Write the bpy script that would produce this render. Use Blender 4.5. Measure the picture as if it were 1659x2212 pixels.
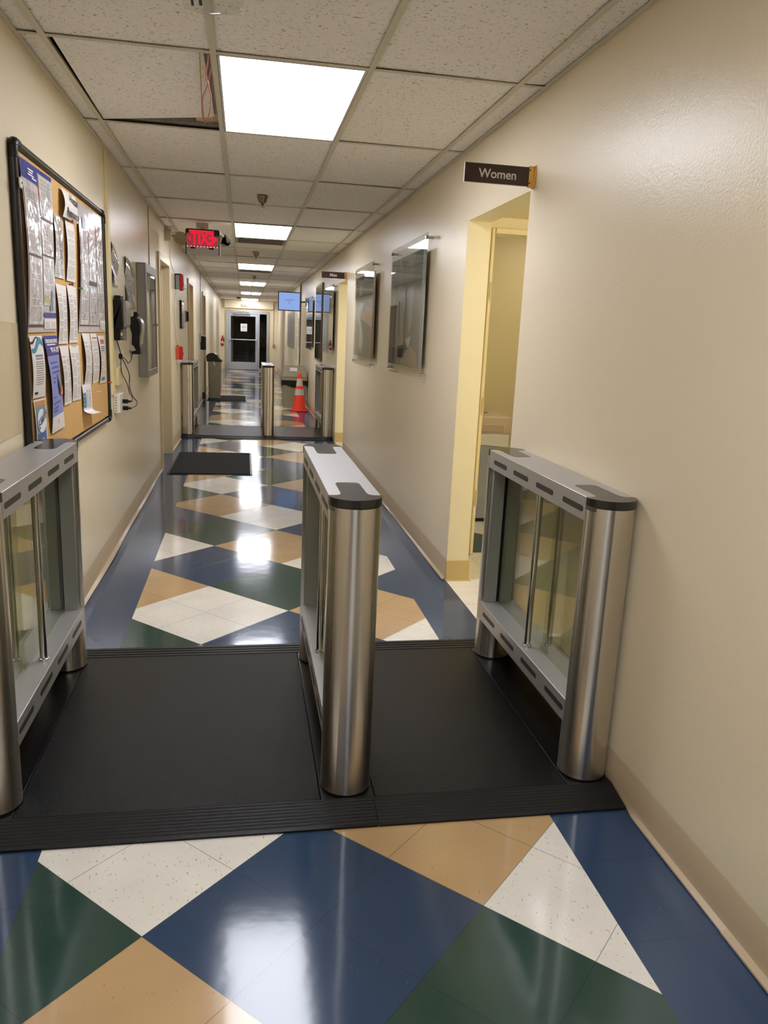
import bpy, math, random
from mathutils import Vector, Matrix
random.seed(7)
for o in list(bpy.data.objects): bpy.data.objects.remove(o, do_unlink=True)
scene = bpy.context.scene
COL = scene.collection

# ---------------------------------------------------------------- camera
cam_d = bpy.data.cameras.new('camera'); cam = bpy.data.objects.new('camera', cam_d); COL.objects.link(cam)
R_ = Vector((0.98398228, -0.17284795, 0.04361706)); U_ = Vector((-0.00346157, 0.22610133, 0.97409764)); F_ = Vector((0.17823266, 0.9586458, -0.22188137))
m = Matrix((R_, U_, -F_)).transposed().to_4x4(); m.translation = Vector((0, 0, 1.4457)); cam.matrix_world = m
cam_d.sensor_fit = 'HORIZONTAL'; cam_d.sensor_width = 36; cam_d.lens = 1673.9 / 1659 * 36; cam_d.clip_start = .02; cam_d.clip_end = 100
scene.camera = cam
# ---------------------------------------------------------------- world / exposure
w = bpy.data.worlds.new('world'); scene.world = w; w.use_nodes = True
w.node_tree.nodes['Background'].inputs[0].default_value = (.9, .92, 1, 1); w.node_tree.nodes['Background'].inputs[1].default_value = .0
vs = scene.view_settings; vs.view_transform = 'Standard'; vs.look = 'None'; vs.gamma = 1; vs.use_curve_mapping = False
vs.exposure = 1.66
LAMP = 5.0           # strength of the ceiling diffusers
# ---------------------------------------------------------------- measures (metres)
XL, XR, ZC = -.833, 1.219, 2.459
Y0, YE = -4.6, 29.2
ROW0, ROW = 3.318, 1.2192
LX = [-.730, -.120, .489, 1.099]
PZ = .03

# ---------------------------------------------------------------- helpers
def s2l(c):
    return tuple(((v / 255) / 12.92 if v / 255 <= .04045 else ((v / 255 + .055) / 1.055) ** 2.4) for v in c)
MATS = {}
def mat(name, rgb, rough=.5, metal=0, bump=0, bscale=60, var=0, vscale=4, coat=0, emit=None, aniso=0, spec=.5, detail=3, stretch=None):
    if name in MATS: return MATS[name]
    M = bpy.data.materials.new(name); M.use_nodes = True; nt = M.node_tree; N = nt.nodes; L = nt.links
    b = N['Principled BSDF']; c = (*s2l(rgb), 1)
    b.inputs['Base Color'].default_value = c; b.inputs['Roughness'].default_value = rough; b.inputs['Metallic'].default_value = metal
    b.inputs['Coat Weight'].default_value = coat; b.inputs['Coat Roughness'].default_value = .08
    b.inputs['Anisotropic'].default_value = aniso; b.inputs['Specular IOR Level'].default_value = spec
    if emit: b.inputs['Emission Color'].default_value = (*s2l(emit[0]), 1); b.inputs['Emission Strength'].default_value = emit[1]
    tc = N.new('ShaderNodeTexCoord'); src = tc.outputs['Object']
    if stretch:
        mp = N.new('ShaderNodeMapping'); mp.inputs['Scale'].default_value = stretch; L.new(src, mp.inputs[0]); src = mp.outputs[0]
    if bump:
        n = N.new('ShaderNodeTexNoise'); n.inputs['Scale'].default_value = bscale; n.inputs['Detail'].default_value = detail
        L.new(src, n.inputs['Vector']); bp = N.new('ShaderNodeBump'); bp.inputs['Strength'].default_value = bump; bp.inputs['Distance'].default_value = .004
        L.new(n.outputs[0], bp.inputs['Height']); L.new(bp.outputs[0], b.inputs['Normal'])
    if var:
        n = N.new('ShaderNodeTexNoise'); n.inputs['Scale'].default_value = vscale; n.inputs['Detail'].default_value = 4
        L.new(src, n.inputs['Vector']); mx = N.new('ShaderNodeMix'); mx.data_type = 'RGBA'
        mx.inputs['A'].default_value = tuple(min(1, v * (1 + var)) for v in c[:3]) + (1,); mx.inputs['B'].default_value = tuple(v * (1 - var) for v in c[:3]) + (1,)
        L.new(n.outputs[0], mx.inputs['Factor']); L.new(mx.outputs['Result'], b.inputs['Base Color'])
    MATS[name] = M; return M

def math_(N, L, op, a, b=None, clamp=False):
    n = N.new('ShaderNodeMath'); n.operation = op; n.use_clamp = clamp
    for i, v in enumerate((a, b)):
        if v is None: continue
        if isinstance(v, (int, float)): n.inputs[i].default_value = v
        else: L.new(v, n.inputs[i])
    return n.outputs[0]

def clear_mat(name, tint, ior=1.45, rough=0.0):
    if name in MATS: return MATS[name]
    M = bpy.data.materials.new(name); M.use_nodes = True; nt = M.node_tree; N = nt.nodes; L = nt.links
    for n in list(N): N.remove(n)
    out = N.new('ShaderNodeOutputMaterial'); t = N.new('ShaderNodeBsdfTransparent'); t.inputs[0].default_value = (*tint, 1)
    g = N.new('ShaderNodeBsdfGlossy'); g.inputs['Roughness'].default_value = rough; fr = N.new('ShaderNodeFresnel'); ge = N.new('ShaderNodeNewGeometry'); L.new(math_(N, L, 'ADD', math_(N, L, 'MULTIPLY', ge.outputs['Backfacing'], 1 / ior - ior), ior), fr.inputs[0])
    mx = N.new('ShaderNodeMixShader'); L.new(fr.outputs[0], mx.inputs[0]); L.new(t.outputs[0], mx.inputs[1]); L.new(g.outputs[0], mx.inputs[2]); L.new(mx.outputs[0], out.inputs[0])
    MATS[name] = M; return M

def text_mat(name, bg, ink, cols=2, rows=40, top=.08, dens=.45, gloss=.5, wordscale=14, ink_a=.75, bumpy=0):
    """paper with a printed block of fine text: rows of broken dark strokes laid out in columns"""
    if name in MATS: return MATS[name]
    M = bpy.data.materials.new(name); M.use_nodes = True; nt = M.node_tree; N = nt.nodes; L = nt.links
    b = N['Principled BSDF']; b.inputs['Roughness'].default_value = gloss
    uv = N.new('ShaderNodeUVMap'); sp = N.new('ShaderNodeSeparateXYZ'); L.new(uv.outputs[0], sp.inputs[0]); u, v = sp.outputs[0], sp.outputs[1]
    vr = math_(N, L, 'MULTIPLY', v, rows); fl = math_(N, L, 'FLOOR', vr); fr = math_(N, L, 'FRACT', vr)
    line = math_(N, L, 'GREATER_THAN', fr, dens)
    uc = math_(N, L, 'MULTIPLY', u, cols); fu = math_(N, L, 'FRACT', uc); fc = math_(N, L, 'FLOOR', uc)
    inc = math_(N, L, 'MULTIPLY', math_(N, L, 'GREATER_THAN', fu, .1), math_(N, L, 'LESS_THAN', fu, .9))
    cx = N.new('ShaderNodeCombineXYZ'); L.new(math_(N, L, 'MULTIPLY', u, wordscale), cx.inputs[0]); L.new(math_(N, L, 'MULTIPLY', fl, 7.13), cx.inputs[1])
    n = N.new('ShaderNodeTexNoise'); n.inputs['Scale'].default_value = 1.0; n.inputs['Detail'].default_value = 1; L.new(cx.outputs[0], n.inputs['Vector'])
    word = math_(N, L, 'GREATER_THAN', n.outputs[0], .42)
    cy = N.new('ShaderNodeCombineXYZ'); L.new(math_(N, L, 'MULTIPLY', fc, 3.7), cy.inputs[0]); L.new(math_(N, L, 'MULTIPLY', fl, .37), cy.inputs[1])
    n2 = N.new('ShaderNodeTexNoise'); n2.inputs['Scale'].default_value = 1.3; L.new(cy.outputs[0], n2.inputs['Vector'])
    para = math_(N, L, 'GREATER_THAN', n2.outputs[0], .40)
    vr2 = math_(N, L, 'MULTIPLY', math_(N, L, 'LESS_THAN', v, 1 - top), math_(N, L, 'GREATER_THAN', v, .05))
    a = math_(N, L, 'MULTIPLY', math_(N, L, 'MULTIPLY', line, inc), math_(N, L, 'MULTIPLY', math_(N, L, 'MULTIPLY', word, para), vr2))
    a = math_(N, L, 'MULTIPLY', a, ink_a)
    mx = N.new('ShaderNodeMix'); mx.data_type = 'RGBA'; mx.inputs['A'].default_value = (*s2l(bg), 1); mx.inputs['B'].default_value = (*s2l(ink), 1)
    L.new(a, mx.inputs['Factor']); L.new(mx.outputs['Result'], b.inputs['Base Color'])
    if bumpy:
        tc = N.new('ShaderNodeTexCoord'); nn = N.new('ShaderNodeTexNoise'); nn.inputs['Scale'].default_value = 9; L.new(tc.outputs['Object'], nn.inputs['Vector'])
        bp = N.new('ShaderNodeBump'); bp.inputs['Strength'].default_value = bumpy; bp.inputs['Distance'].default_value = .03; L.new(nn.outputs[0], bp.inputs['Height']); L.new(bp.outputs[0], b.inputs['Normal'])
    MATS[name] = M; return M

class MB:
    def __init__(s): s.v = []; s.f = []; s.m = []; s.sm = []; s.uv = []
    def add(s, vs, fs, mi=0, smooth=False, uv=None):
        k = len(s.v); s.v += [tuple(p) for p in vs]
        for q, f in enumerate(fs):
            s.f.append([k + i for i in f]); s.m.append(mi); s.sm.append(smooth); s.uv.append(uv[q] if uv else None)
        return s
    def box(s, x0, x1, y0, y1, z0, z1, mi=0):
        v = [(x, y, z) for z in (z0, z1) for y in (y0, y1) for x in (x0, x1)]
        return s.add(v, [(0, 2, 3, 1), (4, 5, 7, 6), (0, 1, 5, 4), (2, 6, 7, 3), (0, 4, 6, 2), (1, 3, 7, 5)], mi)
    def quad(s, a, b, c, d, mi=0): return s.add([a, b, c, d], [(0, 1, 2, 3)], mi, uv=[[(0, 0), (1, 0), (1, 1), (0, 1)]])
    def prism(s, poly, a0, a1, axis='z', mi=0, smooth=False):
        n = len(poly)
        def P(p, t):
            return {'z': (p[0], p[1], t), 'x': (t, p[0], p[1]), 'y': (p[0], t, p[1])}[axis]
        v = [P(p, a0) for p in poly] + [P(p, a1) for p in poly]
        s.add(v, [tuple(range(n))[::-1], tuple(range(n, 2 * n))], mi)
        k = len(s.v) - 2 * n
        for i in range(n):
            j = (i + 1) % n; s.f.append([k + i, k + j, k + n + j, k + n + i]); s.m.append(mi); s.sm.append(smooth); s.uv.append(None)
        return s
    def lathe(s, prof, c=(0, 0, 0), n=32, mi=0, axis='z', smooth=True):
        v = []; 
        for r, t in prof:
            for i in range(n):
                a = 2 * math.pi * i / n; p = (r * math.cos(a), r * math.sin(a))
                q = {'z': (p[0], p[1], t), 'x': (t, p[0], p[1]), 'y': (p[0], t, p[1])}[axis]
                v.append((c[0] + q[0], c[1] + q[1], c[2] + q[2]))
        fs = []
        for k in range(len(prof) - 1):
            for i in range(n): j = (i + 1) % n; fs.append((k * n + i, k * n + j, (k + 1) * n + j, (k + 1) * n + i))
        s.add(v, fs, mi, smooth)
        k0 = len(s.v) - len(v)
        for base, r in ((0, prof[0][0]), ((len(prof) - 1) * n, prof[-1][0])):
            if r > 1e-5: s.f.append([k0 + base + i for i in range(n)]); s.m.append(mi); s.sm.append(False); s.uv.append(None)
        return s
    def tube(s, pts, r, n=8, mi=0):
        pts = [Vector(p) for p in pts]; v = []
        for i, p in enumerate(pts):
            d = (pts[min(i + 1, len(pts) - 1)] - pts[max(i - 1, 0)]).normalized()
            a = d.cross(Vector((0, 0, 1)));  a = d.cross(Vector((1, 0, 0))) if a.length < .2 else a
            a.normalize(); b = d.cross(a)
            rr = r[i] if isinstance(r, (list, tuple)) else r
            for k in range(n): t = 2 * math.pi * k / n; v.append(p + a * math.cos(t) * rr + b * math.sin(t) * rr)
        fs = [(i * n + k, i * n + (k + 1) % n, (i + 1) * n + (k + 1) % n, (i + 1) * n + k) for i in range(len(pts) - 1) for k in range(n)]
        s.add(v, fs, mi, True); k0 = len(s.v) - len(v)
        for b0 in (0, (len(pts) - 1) * n): s.f.append([k0 + b0 + i for i in range(n)]); s.m.append(mi); s.sm.append(False); s.uv.append(None)
        return s
    def grid(s, fn, nu, nv, mi=0, smooth=True):
        """fn(u, v) -> point or (point)"""
        v = [fn(i / nu, j / nv) for j in range(nv + 1) for i in range(nu + 1)]; fs = []; uvs = []
        for j in range(nv):
            for i in range(nu):
                a = j * (nu + 1) + i; fs.append((a, a + 1, a + nu + 2, a + nu + 1))
                uvs.append([(i / nu, j / nv), ((i + 1) / nu, j / nv), ((i + 1) / nu, (j + 1) / nv), (i / nu, (j + 1) / nv)])
        return s.add(v, fs, mi, smooth, uvs)
    def build(s, name, mats, parent=None, bevel=0, seg=2, origin=None):
        me = bpy.data.meshes.new(name)
        if origin: s.v = [(a - origin[0], b - origin[1], c - origin[2]) for a, b, c in s.v]
        me.from_pydata(s.v, [], s.f)
        for mm in (mats if isinstance(mats, (list, tuple)) else [mats]): me.materials.append(mm)
        ul = me.uv_layers.new(name='UVMap')
        for p, mi, sm, uv in zip(me.polygons, s.m, s.sm, s.uv):
            p.material_index = mi; p.use_smooth = sm
            if uv:
                for li, c in zip(p.loop_indices, uv): ul.data[li].uv = c
        me.update(); me.set_sharp_from_angle(angle=math.radians(38))
        o = bpy.data.objects.new(name, me); COL.objects.link(o)
        if parent: o.parent = parent
        if origin: o.location = origin
        if bevel:
            bm = o.modifiers.new('bevel', 'BEVEL'); bm.width = bevel; bm.segments = seg; bm.limit_method = 'ANGLE'; bm.angle_limit = .7
        return o
def tag(o, label, cat, group=None, kind=None):
    o['label'] = label; o['category'] = cat
    if group: o['group'] = group
    if kind: o['kind'] = kind
    return o
def thing(name, label, cat, loc, rz=0, group=None):
    o = bpy.data.objects.new(name, None); COL.objects.link(o); o.location = loc; o.rotation_euler[2] = rz; o.empty_display_size = .05
    return tag(o, label, cat, group)
def struct(o): o['kind'] = 'structure'; return o
def copy_tree(o, parent=None):
    c = o.copy(); COL.objects.link(c)
    if parent: c.parent = parent
    for ch in list(o.children): copy_tree(ch, c)
    return c
def write(name, body, size, origin, right, up, material, parent, extrude=.0006, bold=0, stretch=1, align='CENTER', mirror=False):
    cu = bpy.data.curves.new(name, 'FONT'); cu.body = body; cu.size = size; cu.extrude = extrude; cu.offset = bold; cu.align_x = align; cu.align_y = 'CENTER'
    t = bpy.data.objects.new(name, cu); COL.objects.link(t); dg = bpy.context.evaluated_depsgraph_get()
    me = bpy.data.meshes.new_from_object(t.evaluated_get(dg)); COL.objects.unlink(t); bpy.data.objects.remove(t)
    r, u = Vector(right), Vector(up); n = r.cross(u); o_ = Vector(origin)
    for v in me.vertices: x = -v.co.x if mirror else v.co.x; v.co = o_ + r * (x * stretch) + u * v.co.y + n * v.co.z
    me.materials.clear(); me.materials.append(material)
    o = bpy.data.objects.new(name, me); COL.objects.link(o)
    if parent: o.parent = parent
    return o

# ---------------------------------------------------------------- materials
WALL = mat('wall_paint', (235, 221, 192), .32, bump=.2, bscale=120, var=.02, vscale=1.5, spec=.6)
WALLY = mat('yellow_wall_paint', (240, 230, 194), .4, bump=.2, bscale=90)
TAN = mat('tan_wall', (206, 194, 152), .5)
BASE = mat('vinyl_cove_base', (194, 174, 144), .38, bump=.25, bscale=14)
TRIMM = mat('door_frame_paint', (214, 196, 158), .3)
TBAR = mat('ceiling_grid_paint', (214, 206, 184), .45)
STEEL = mat('brushed_steel', (208, 203, 196), .23, 1, aniso=1.0)
SHEET = mat('satin_sheet_steel', (190, 189, 188), .42, .7, bump=.04, bscale=200)
PANEL = mat('grey_panel', (150, 152, 146), .4, .3)
CAPM = mat('smoked_cap', (34, 33, 32), .25, .0, spec=.6)
BLACK = mat('black_plastic', (15, 15, 16), .35, spec=.35)
SLOTM = mat('slot_shade', (52, 47, 42), .5)
CHROME = mat('polished_steel', (200, 198, 194), .14, 1)
RUB = mat('black_rubber', (20, 19, 20), .45, bump=.5, bscale=30, spec=.35)
LANE = mat('pebbled_black_sheet', (10, 10, 10), .21, bump=.5, bscale=420, var=.15, vscale=3, detail=2, spec=.2)
SMOOTHB = mat('smooth_black_sheet', (13, 12, 13), .3, bump=.15, bscale=60)
GLASS = clear_mat('tinted_glass', (.94, .95, .87), 1.5)
ACRYL = clear_mat('clear_acrylic', (.95, .96, .94), 1.16)
WHITE = mat('white_plastic', (226, 222, 210), .4)
CREAM = mat('cream_plastic', (226, 208, 158), .4)

_n = STEEL.node_tree; _t = _n.nodes.new('ShaderNodeTangent'); _t.direction_type = 'RADIAL'; _t.axis = 'Z'; _n.links.new(_t.outputs[0], _n.nodes['Principled BSDF'].inputs['Tangent']); _n.nodes['Principled BSDF'].inputs['Anisotropic Rotation'].default_value = .25
# ceiling tile: mineral fibre with fissures
def tile_mat():
    M = bpy.data.materials.new('ceiling_tile'); M.use_nodes = True; N = M.node_tree.nodes; L = M.node_tree.links; b = N['Principled BSDF']
    b.inputs['Roughness'].default_value = .9
    tc = N.new('ShaderNodeTexCoord'); n = N.new('ShaderNodeTexNoise'); n.inputs['Scale'].default_value = 75; n.inputs['Detail'].default_value = 3; n.inputs['Distortion'].default_value = 1.2
    L.new(tc.outputs['Object'], n.inputs['Vector']); cr = N.new('ShaderNodeValToRGB'); cr.color_ramp.elements[0].position = .30; cr.color_ramp.elements[1].position = .40
    cr.color_ramp.elements[0].color = (*s2l((165, 152, 136)), 1); cr.color_ramp.elements[1].color = (*s2l((250, 246, 240)), 1)
    L.new(n.outputs[0], cr.inputs[0]); L.new(cr.outputs[0], b.inputs['Base Color'])
    bp = N.new('ShaderNodeBump'); bp.inputs['Strength'].default_value = .5; bp.inputs['Distance'].default_value = .004; L.new(n.outputs[0], bp.inputs['Height']); L.new(bp.outputs[0], b.inputs['Normal'])
    return M
TILE = tile_mat()

def vct(name, rgb, fleck, amt=.62):
    M = bpy.data.materials.new(name); M.use_nodes = True; N = M.node_tree.nodes; L = M.node_tree.links; b = N['Principled BSDF']
    b.inputs['Roughness'].default_value = .12; b.inputs['Coat Weight'].default_value = .1; b.inputs['Coat Roughness'].default_value = .06
    tc = N.new('ShaderNodeTexCoord')
    n = N.new('ShaderNodeTexNoise'); n.inputs['Scale'].default_value = 5; n.inputs['Detail'].default_value = 5; L.new(tc.outputs['Object'], n.inputs['Vector'])
    c = s2l(rgb); m1 = N.new('ShaderNodeMix'); m1.data_type = 'RGBA'; m1.inputs['A'].default_value = (*[v * .86 for v in c], 1); m1.inputs['B'].default_value = (*[min(1, v * 1.14) for v in c], 1); L.new(n.outputs[0], m1.inputs['Factor'])
    mp = N.new('ShaderNodeMapping'); mp.inputs['Scale'].default_value = (1, .35, 1); mp.inputs['Rotation'].default_value = (0, 0, .8); L.new(tc.outputs['Object'], mp.inputs[0])
    f = N.new('ShaderNodeTexNoise'); f.inputs['Scale'].default_value = 150; f.inputs['Detail'].default_value = 1.5; L.new(mp.outputs[0], f.inputs['Vector'])
    fa = math_(N, L, 'GREATER_THAN', f.outputs[0], amt + .08)
    m2 = N.new('ShaderNodeMix'); m2.data_type = 'RGBA'; L.new(math_(N, L, 'MULTIPLY', fa, .55), m2.inputs['Factor']); L.new(m1.outputs['Result'], m2.inputs['A']); m2.inputs['B'].default_value = (*s2l(fleck), 1)
    uv = N.new('ShaderNodeUVMap'); sp = N.new('ShaderNodeSeparateXYZ'); L.new(uv.outputs[0], sp.inputs[0]); ds = []
    for k in (0, 1):
        fr = math_(N, L, 'FRACT', math_(N, L, 'ADD', sp.outputs[k], 100.5)); ds.append(math_(N, L, 'ABSOLUTE', math_(N, L, 'SUBTRACT', fr, .5)))
    d = math_(N, L, 'MINIMUM', ds[0], ds[1]); seam = math_(N, L, 'LESS_THAN', d, .0035)
    m3 = N.new('ShaderNodeMix'); m3.data_type = 'RGBA'; L.new(math_(N, L, 'MULTIPLY', seam, .6), m3.inputs['Factor']); L.new(m2.outputs['Result'], m3.inputs['A']); m3.inputs['B'].default_value = (.02, .02, .018, 1)
    L.new(m3.outputs['Result'], b.inputs['Base Color'])
    # uneven wax
    w1 = N.new('ShaderNodeTexNoise'); w1.inputs['Scale'].default_value = 2.2; w1.inputs['Detail'].default_value = 3; L.new(tc.outputs['Object'], w1.inputs['Vector'])
    w2 = N.new('ShaderNodeTexNoise'); w2.inputs['Scale'].default_value = 18; w2.inputs['Detail'].default_value = 2; L.new(tc.outputs['Object'], w2.inputs['Vector'])
    h = math_(N, L, 'ADD', w1.outputs[0], math_(N, L, 'MULTIPLY', w2.outputs[0], .10)); h = math_(N, L, 'SUBTRACT', h, math_(N, L, 'MULTIPLY', seam, .3))
    bp = N.new('ShaderNodeBump'); bp.inputs['Strength'].default_value = .16; bp.inputs['Distance'].default_value = .01; L.new(h, bp.inputs['Height']); L.new(bp.outputs[0], b.inputs['Normal']); L.new(bp.outputs[0], b.inputs['Coat Normal'])
    return M
VB = vct('floor_tile_blue', (40, 66, 98), (80, 100, 128), .66); VG = vct('floor_tile_green', (42, 70, 62), (70, 92, 84), .66)
VT = vct('floor_tile_tan', (192, 160, 116), (140, 105, 60), .64); VW = vct('floor_tile_cream', (234, 230, 220), (120, 125, 105), .60)

# ================================================================= STRUCTURE
# ---- floor: 12 inch tiles laid on the diagonal in two-tile diamonds between straight blue borders
S = .3048 * math.sqrt(2); BLX, BRX = -.552, .9494
PAT = {-1: {0: 'T', 2: 'B'}, 0: {-1: 'G', 1: 'B', 3: 'W'}, 1: {0: 'W', 2: 'T'}, 2: {-1: 'T', 1: 'G', 3: 'B'}, 3: {0: 'B', 2: 'W'}, 4: {-1: 'W', 1: 'T', 3: 'B'},
       5: {0: 'G', 2: 'B'}, 6: {-1: 'B', 1: 'W', 3: 'T'}, 7: {0: 'T', 2: 'B'}, 8: {-1: 'G', 1: 'B', 3: 'W'}, 9: {0: 'W', 2: 'T'}, 10: {-1: 'T', 1: 'G', 3: 'B'}}
NEAR = {(1, -4): 'B', (0, -3): 'W', (-1, -4): 'G', (0, -5): 'T', (2, -3): 'T', (3, -4): 'W', (2, -5): 'G', (1, -6): 'W', (-1, -6): 'B', (3, -6): 'T', (-1, -2): 'T', (1, -2): 'G', (3, -2): 'B'}
def clip(poly, ax, val, keep_gt):
    out = []
    for i in range(len(poly)):
        a, b = poly[i], poly[(i + 1) % len(poly)]; ia = (a[ax] >= val) == keep_gt or a[ax] == val; ib = (b[ax] >= val) == keep_gt or b[ax] == val
        if ia: out.append(a)
        if ia != ib:
            t = (val - a[ax]) / (b[ax] - a[ax]); out.append(tuple(a[k] + t * (b[k] - a[k]) for k in (0, 1)))
    return out
fb = MB(); CI = {'B': 0, 'G': 1, 'T': 2, 'W': 3}
def face(poly, c, ox, oy, diag):
    if len(poly) < 3: return
    if diag: uv = [(((x - ox) + (y - oy)) / math.sqrt(2) / .3048, ((y - oy) - (x - ox)) / math.sqrt(2) / .3048) for x, y in poly]
    else: uv = [((x - ox) / .3048, (y - oy) / .3048) for x, y in poly]
    fb.add([(x, y, 0) for x, y in poly], [tuple(range(len(poly)))], CI[c], uv=[uv])
for region, (ox, oy, ya, yb) in enumerate(((-.2395, 3.3945, Y0, 2.7), (-.1947, 3.4831, 2.7, YE))):
    for j in range(-24, 64):
        for i in range(-1, 4):
            if (i + j) % 2 == 0: continue
            if region: c = PAT[(j + 1) % 12 - 1][i]
            else: c = NEAR.get((i, j)) or 'TBGW'[(i * 3 + j * 5) % 4]
            cx_, cy_ = ox + i * S, oy + j * S
            p = [(cx_ - S, cy_), (cx_, cy_ - S), (cx_ + S, cy_), (cx_, cy_ + S)]
            for ax, val, gt in ((0, BLX, True), (0, BRX, False), (1, ya, True), (1, yb, False)):
                p = clip(p, ax, val, gt)
                if len(p) < 3: break
            face(p, c, ox, oy, True)
face([(XL - .16, Y0), (BLX, Y0), (BLX, YE), (XL - .16, YE)], 'B', BLX, 1.50, False)
face([(BRX, Y0), (XR, Y0), (XR, YE), (BRX, YE)], 'B', BRX, 1.50, False)
struct(fb.build('floor', [VB, VG, VT, VW]))
vf = MB()   # restroom entry floors
def vface(x0, x1, y0, y1, mi):
    vf.add([(x0, y0, 0), (x1, y0, 0), (x1, y1, 0), (x0, y1, 0)], [(0, 1, 2, 3)], mi, uv=[[(x0 / .3048, y0 / .3048), (x1 / .3048, y0 / .3048), (x1 / .3048, y1 / .3048), (x0 / .3048, y1 / .3048)]])
vface(XR, 3.0, 2.9, 5.0, 1); vface(XR, 3.0, 9.2, 11.2, 1)
vf.add([(1.39, 5.0, 0), (3.2, 5.0, 0), (3.2, 6.8, 0), (1.39, 6.8, 0)], [(0, 1, 2, 3)], 1, uv=[[(0, 0), (6, 0), (6, 6), (0, 6)]])
vf.add([(1.39, 5.0, .001), (1.95, 5.0, .001), (1.95, 5.32, .001), (1.39, 5.95, .001)], [(0, 1, 2, 3)], 0, uv=[[(.1, .1), (.9, .1), (.9, .9), (.1, .9)]])
struct(vf.build('floor', [VG, VW]))

# ---- walls
def walls():
    # left wall with three door recesses
    D = [(8.16, 9.20), (12.30, 13.30), (16.45, 17.45)]; H = 2.09; T = .14
    b = MB(); y = Y0
    for a, c in D:
        b.box(XL - T, XL, y, a, 0, ZC); b.box(XL - T, XL, a, c, H, ZC); y = c
    b.box(XL - T, XL, y, YE, 0, ZC)
    struct(b.build('wall_left', WALL))
    b = MB(); y = Y0
    for a, c in ((3.42, 4.40), (9.62, 10.50)):
        b.box(XR, XR + .135, y, a, 0, ZC); b.box(XR, XR + .135, a, c, 2.092, ZC); y = c
    b.box(XR, XR + .135, y, YE, 0, ZC)
    struct(b.build('wall_right', WALL))
    b = MB(); b.box(XL - T, XR + .135, Y0 - .1, Y0, 0, ZC); struct(b.build('wall_back', WALL))
    # yellow painted reveals of the two restroom openings
    for a, c in ((3.42, 4.40), (9.62, 10.50)):
        r = MB(); r.box(XR + .001, XR + .1352, c - .004, c + .0, 0, 2.092); r.box(XR + .001, XR + .1352, a, a + .004, 0, 2.092); r.box(XR + .001, XR + .1352, a + .004, c - .004, 2.086, 2.092)
        struct(r.build('trim_1', WALLY))
walls()
def vestibules():
    b = MB(); # women's entry
    b.box(1.355, 3.0, 2.8, 2.9, 0, 2.3); b.box(3.0, 3.1, 2.8, 6.8, 0, 2.5)
    b.box(1.355, 1.530, 4.96, 5.08, 0, 2.3); b.box(1.53, 2.50, 4.96, 5.08, 2.135, 2.3); b.box(2.50, 3.0, 4.96, 5.08, 0, 2.3)
    struct(b.build('wall_entry', WALLY))
    b = MB(); b.box(1.355, 3.1, 2.8, 4.96, 2.20, 2.24); struct(b.build('ceiling', mat('entry_ceiling', (240, 228, 190), .6)))
    b = MB(); b.box(1.355, 3.0, 5.08, 6.6, 2.44, 2.47); struct(b.build('ceiling', mat('entry_ceiling', (240, 228, 190), .6)))
    b = MB(); b.box(1.355, 3.0, 6.5, 6.6, 0, 2.44); struct(b.build('wall_restroom', TAN))
    # inner door frame
    b = MB(); b.box(1.530, 1.552, 4.94, 5.09, 0, 2.135); b.box(1.552, 2.46, 4.93, 5.09, 2.10, 2.135); b.box(2.46, 2.50, 4.93, 5.09, 0, 2.135)
    fr = struct(b.build('door_1', mat('inner_door_frame', (238, 226, 186), .35), bevel=.004))
    b = MB()
    for z in (.40, 1.02, 1.75): b.box(1.538, 1.5535, 4.934, 4.941, z - .055, z + .055)
    b.build('hinge', mat('painted_hinge', (205, 190, 150), .35), fr)
    b = MB(); b.box(3.0, 3.1, 9.1, 11.3, 0, 2.3); b.box(1.355, 3.0, 9.1, 9.2, 0, 2.3); b.box(1.355, 3.0, 11.2, 11.3, 0, 2.3); struct(b.build('wall_entry', WALLY))
    b = MB(); b.box(1.355, 3.1, 9.1, 11.3, 2.3, 2.33); struct(b.build('ceiling', mat('entry_ceiling', (240, 228, 190), .6)))
vestibules()
def room_lamp(x, y, z, sx, sy, strength, label):
    t = thing('ceiling_lamp', label, 'light', (x, y, z))
    b = MB(); b.box(-sx / 2, sx / 2, -sy / 2, sy / 2, -.03, 0); b.build('housing', WHITE, t)
    b = MB(); b.box(-sx / 2 + .01, sx / 2 - .01, -sy / 2 + .01, sy / 2 - .01, -.034, -.03)
    b.build('diffuser', mat('warm_diffuser_%d' % int(strength * 10), (255, 255, 255), .5, emit=((255, 244, 222), strength)), t)
t = thing('entry_fill_globe', 'unseen warm globe added inside the women restroom entry to brighten its ceiling, beyond the yellow jamb', 'light', (2.45, 2.902, 1.95))  # unseen globe added low on the wall to brighten the entry ceiling
b = MB(); b.lathe([(.06, 0), (.06, .02), (.02, .03), (.02, .10)], axis='y', n=24); b.build('bracket', WHITE, t)
b = MB(); b.lathe([(0, -.14)] + [(.14 * math.cos(math.radians(a)), .14 * math.sin(math.radians(a))) for a in range(-80, 81, 10)] + [(0, .14)], (0, .235, 0), n=28); b.build('globe', mat('globe_glow', (255, 255, 255), .5, emit=((255, 247, 230), 9.0)), t)
room_lamp(2.5, 5.8, 2.44, .3, .3, 8, 'small ceiling lamp inside the restroom above the grey bin')
room_lamp(2.3, 9.9, 2.30, .5, .5, 7.5, 'warm ceiling lamp inside the men restroom entry')

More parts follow.
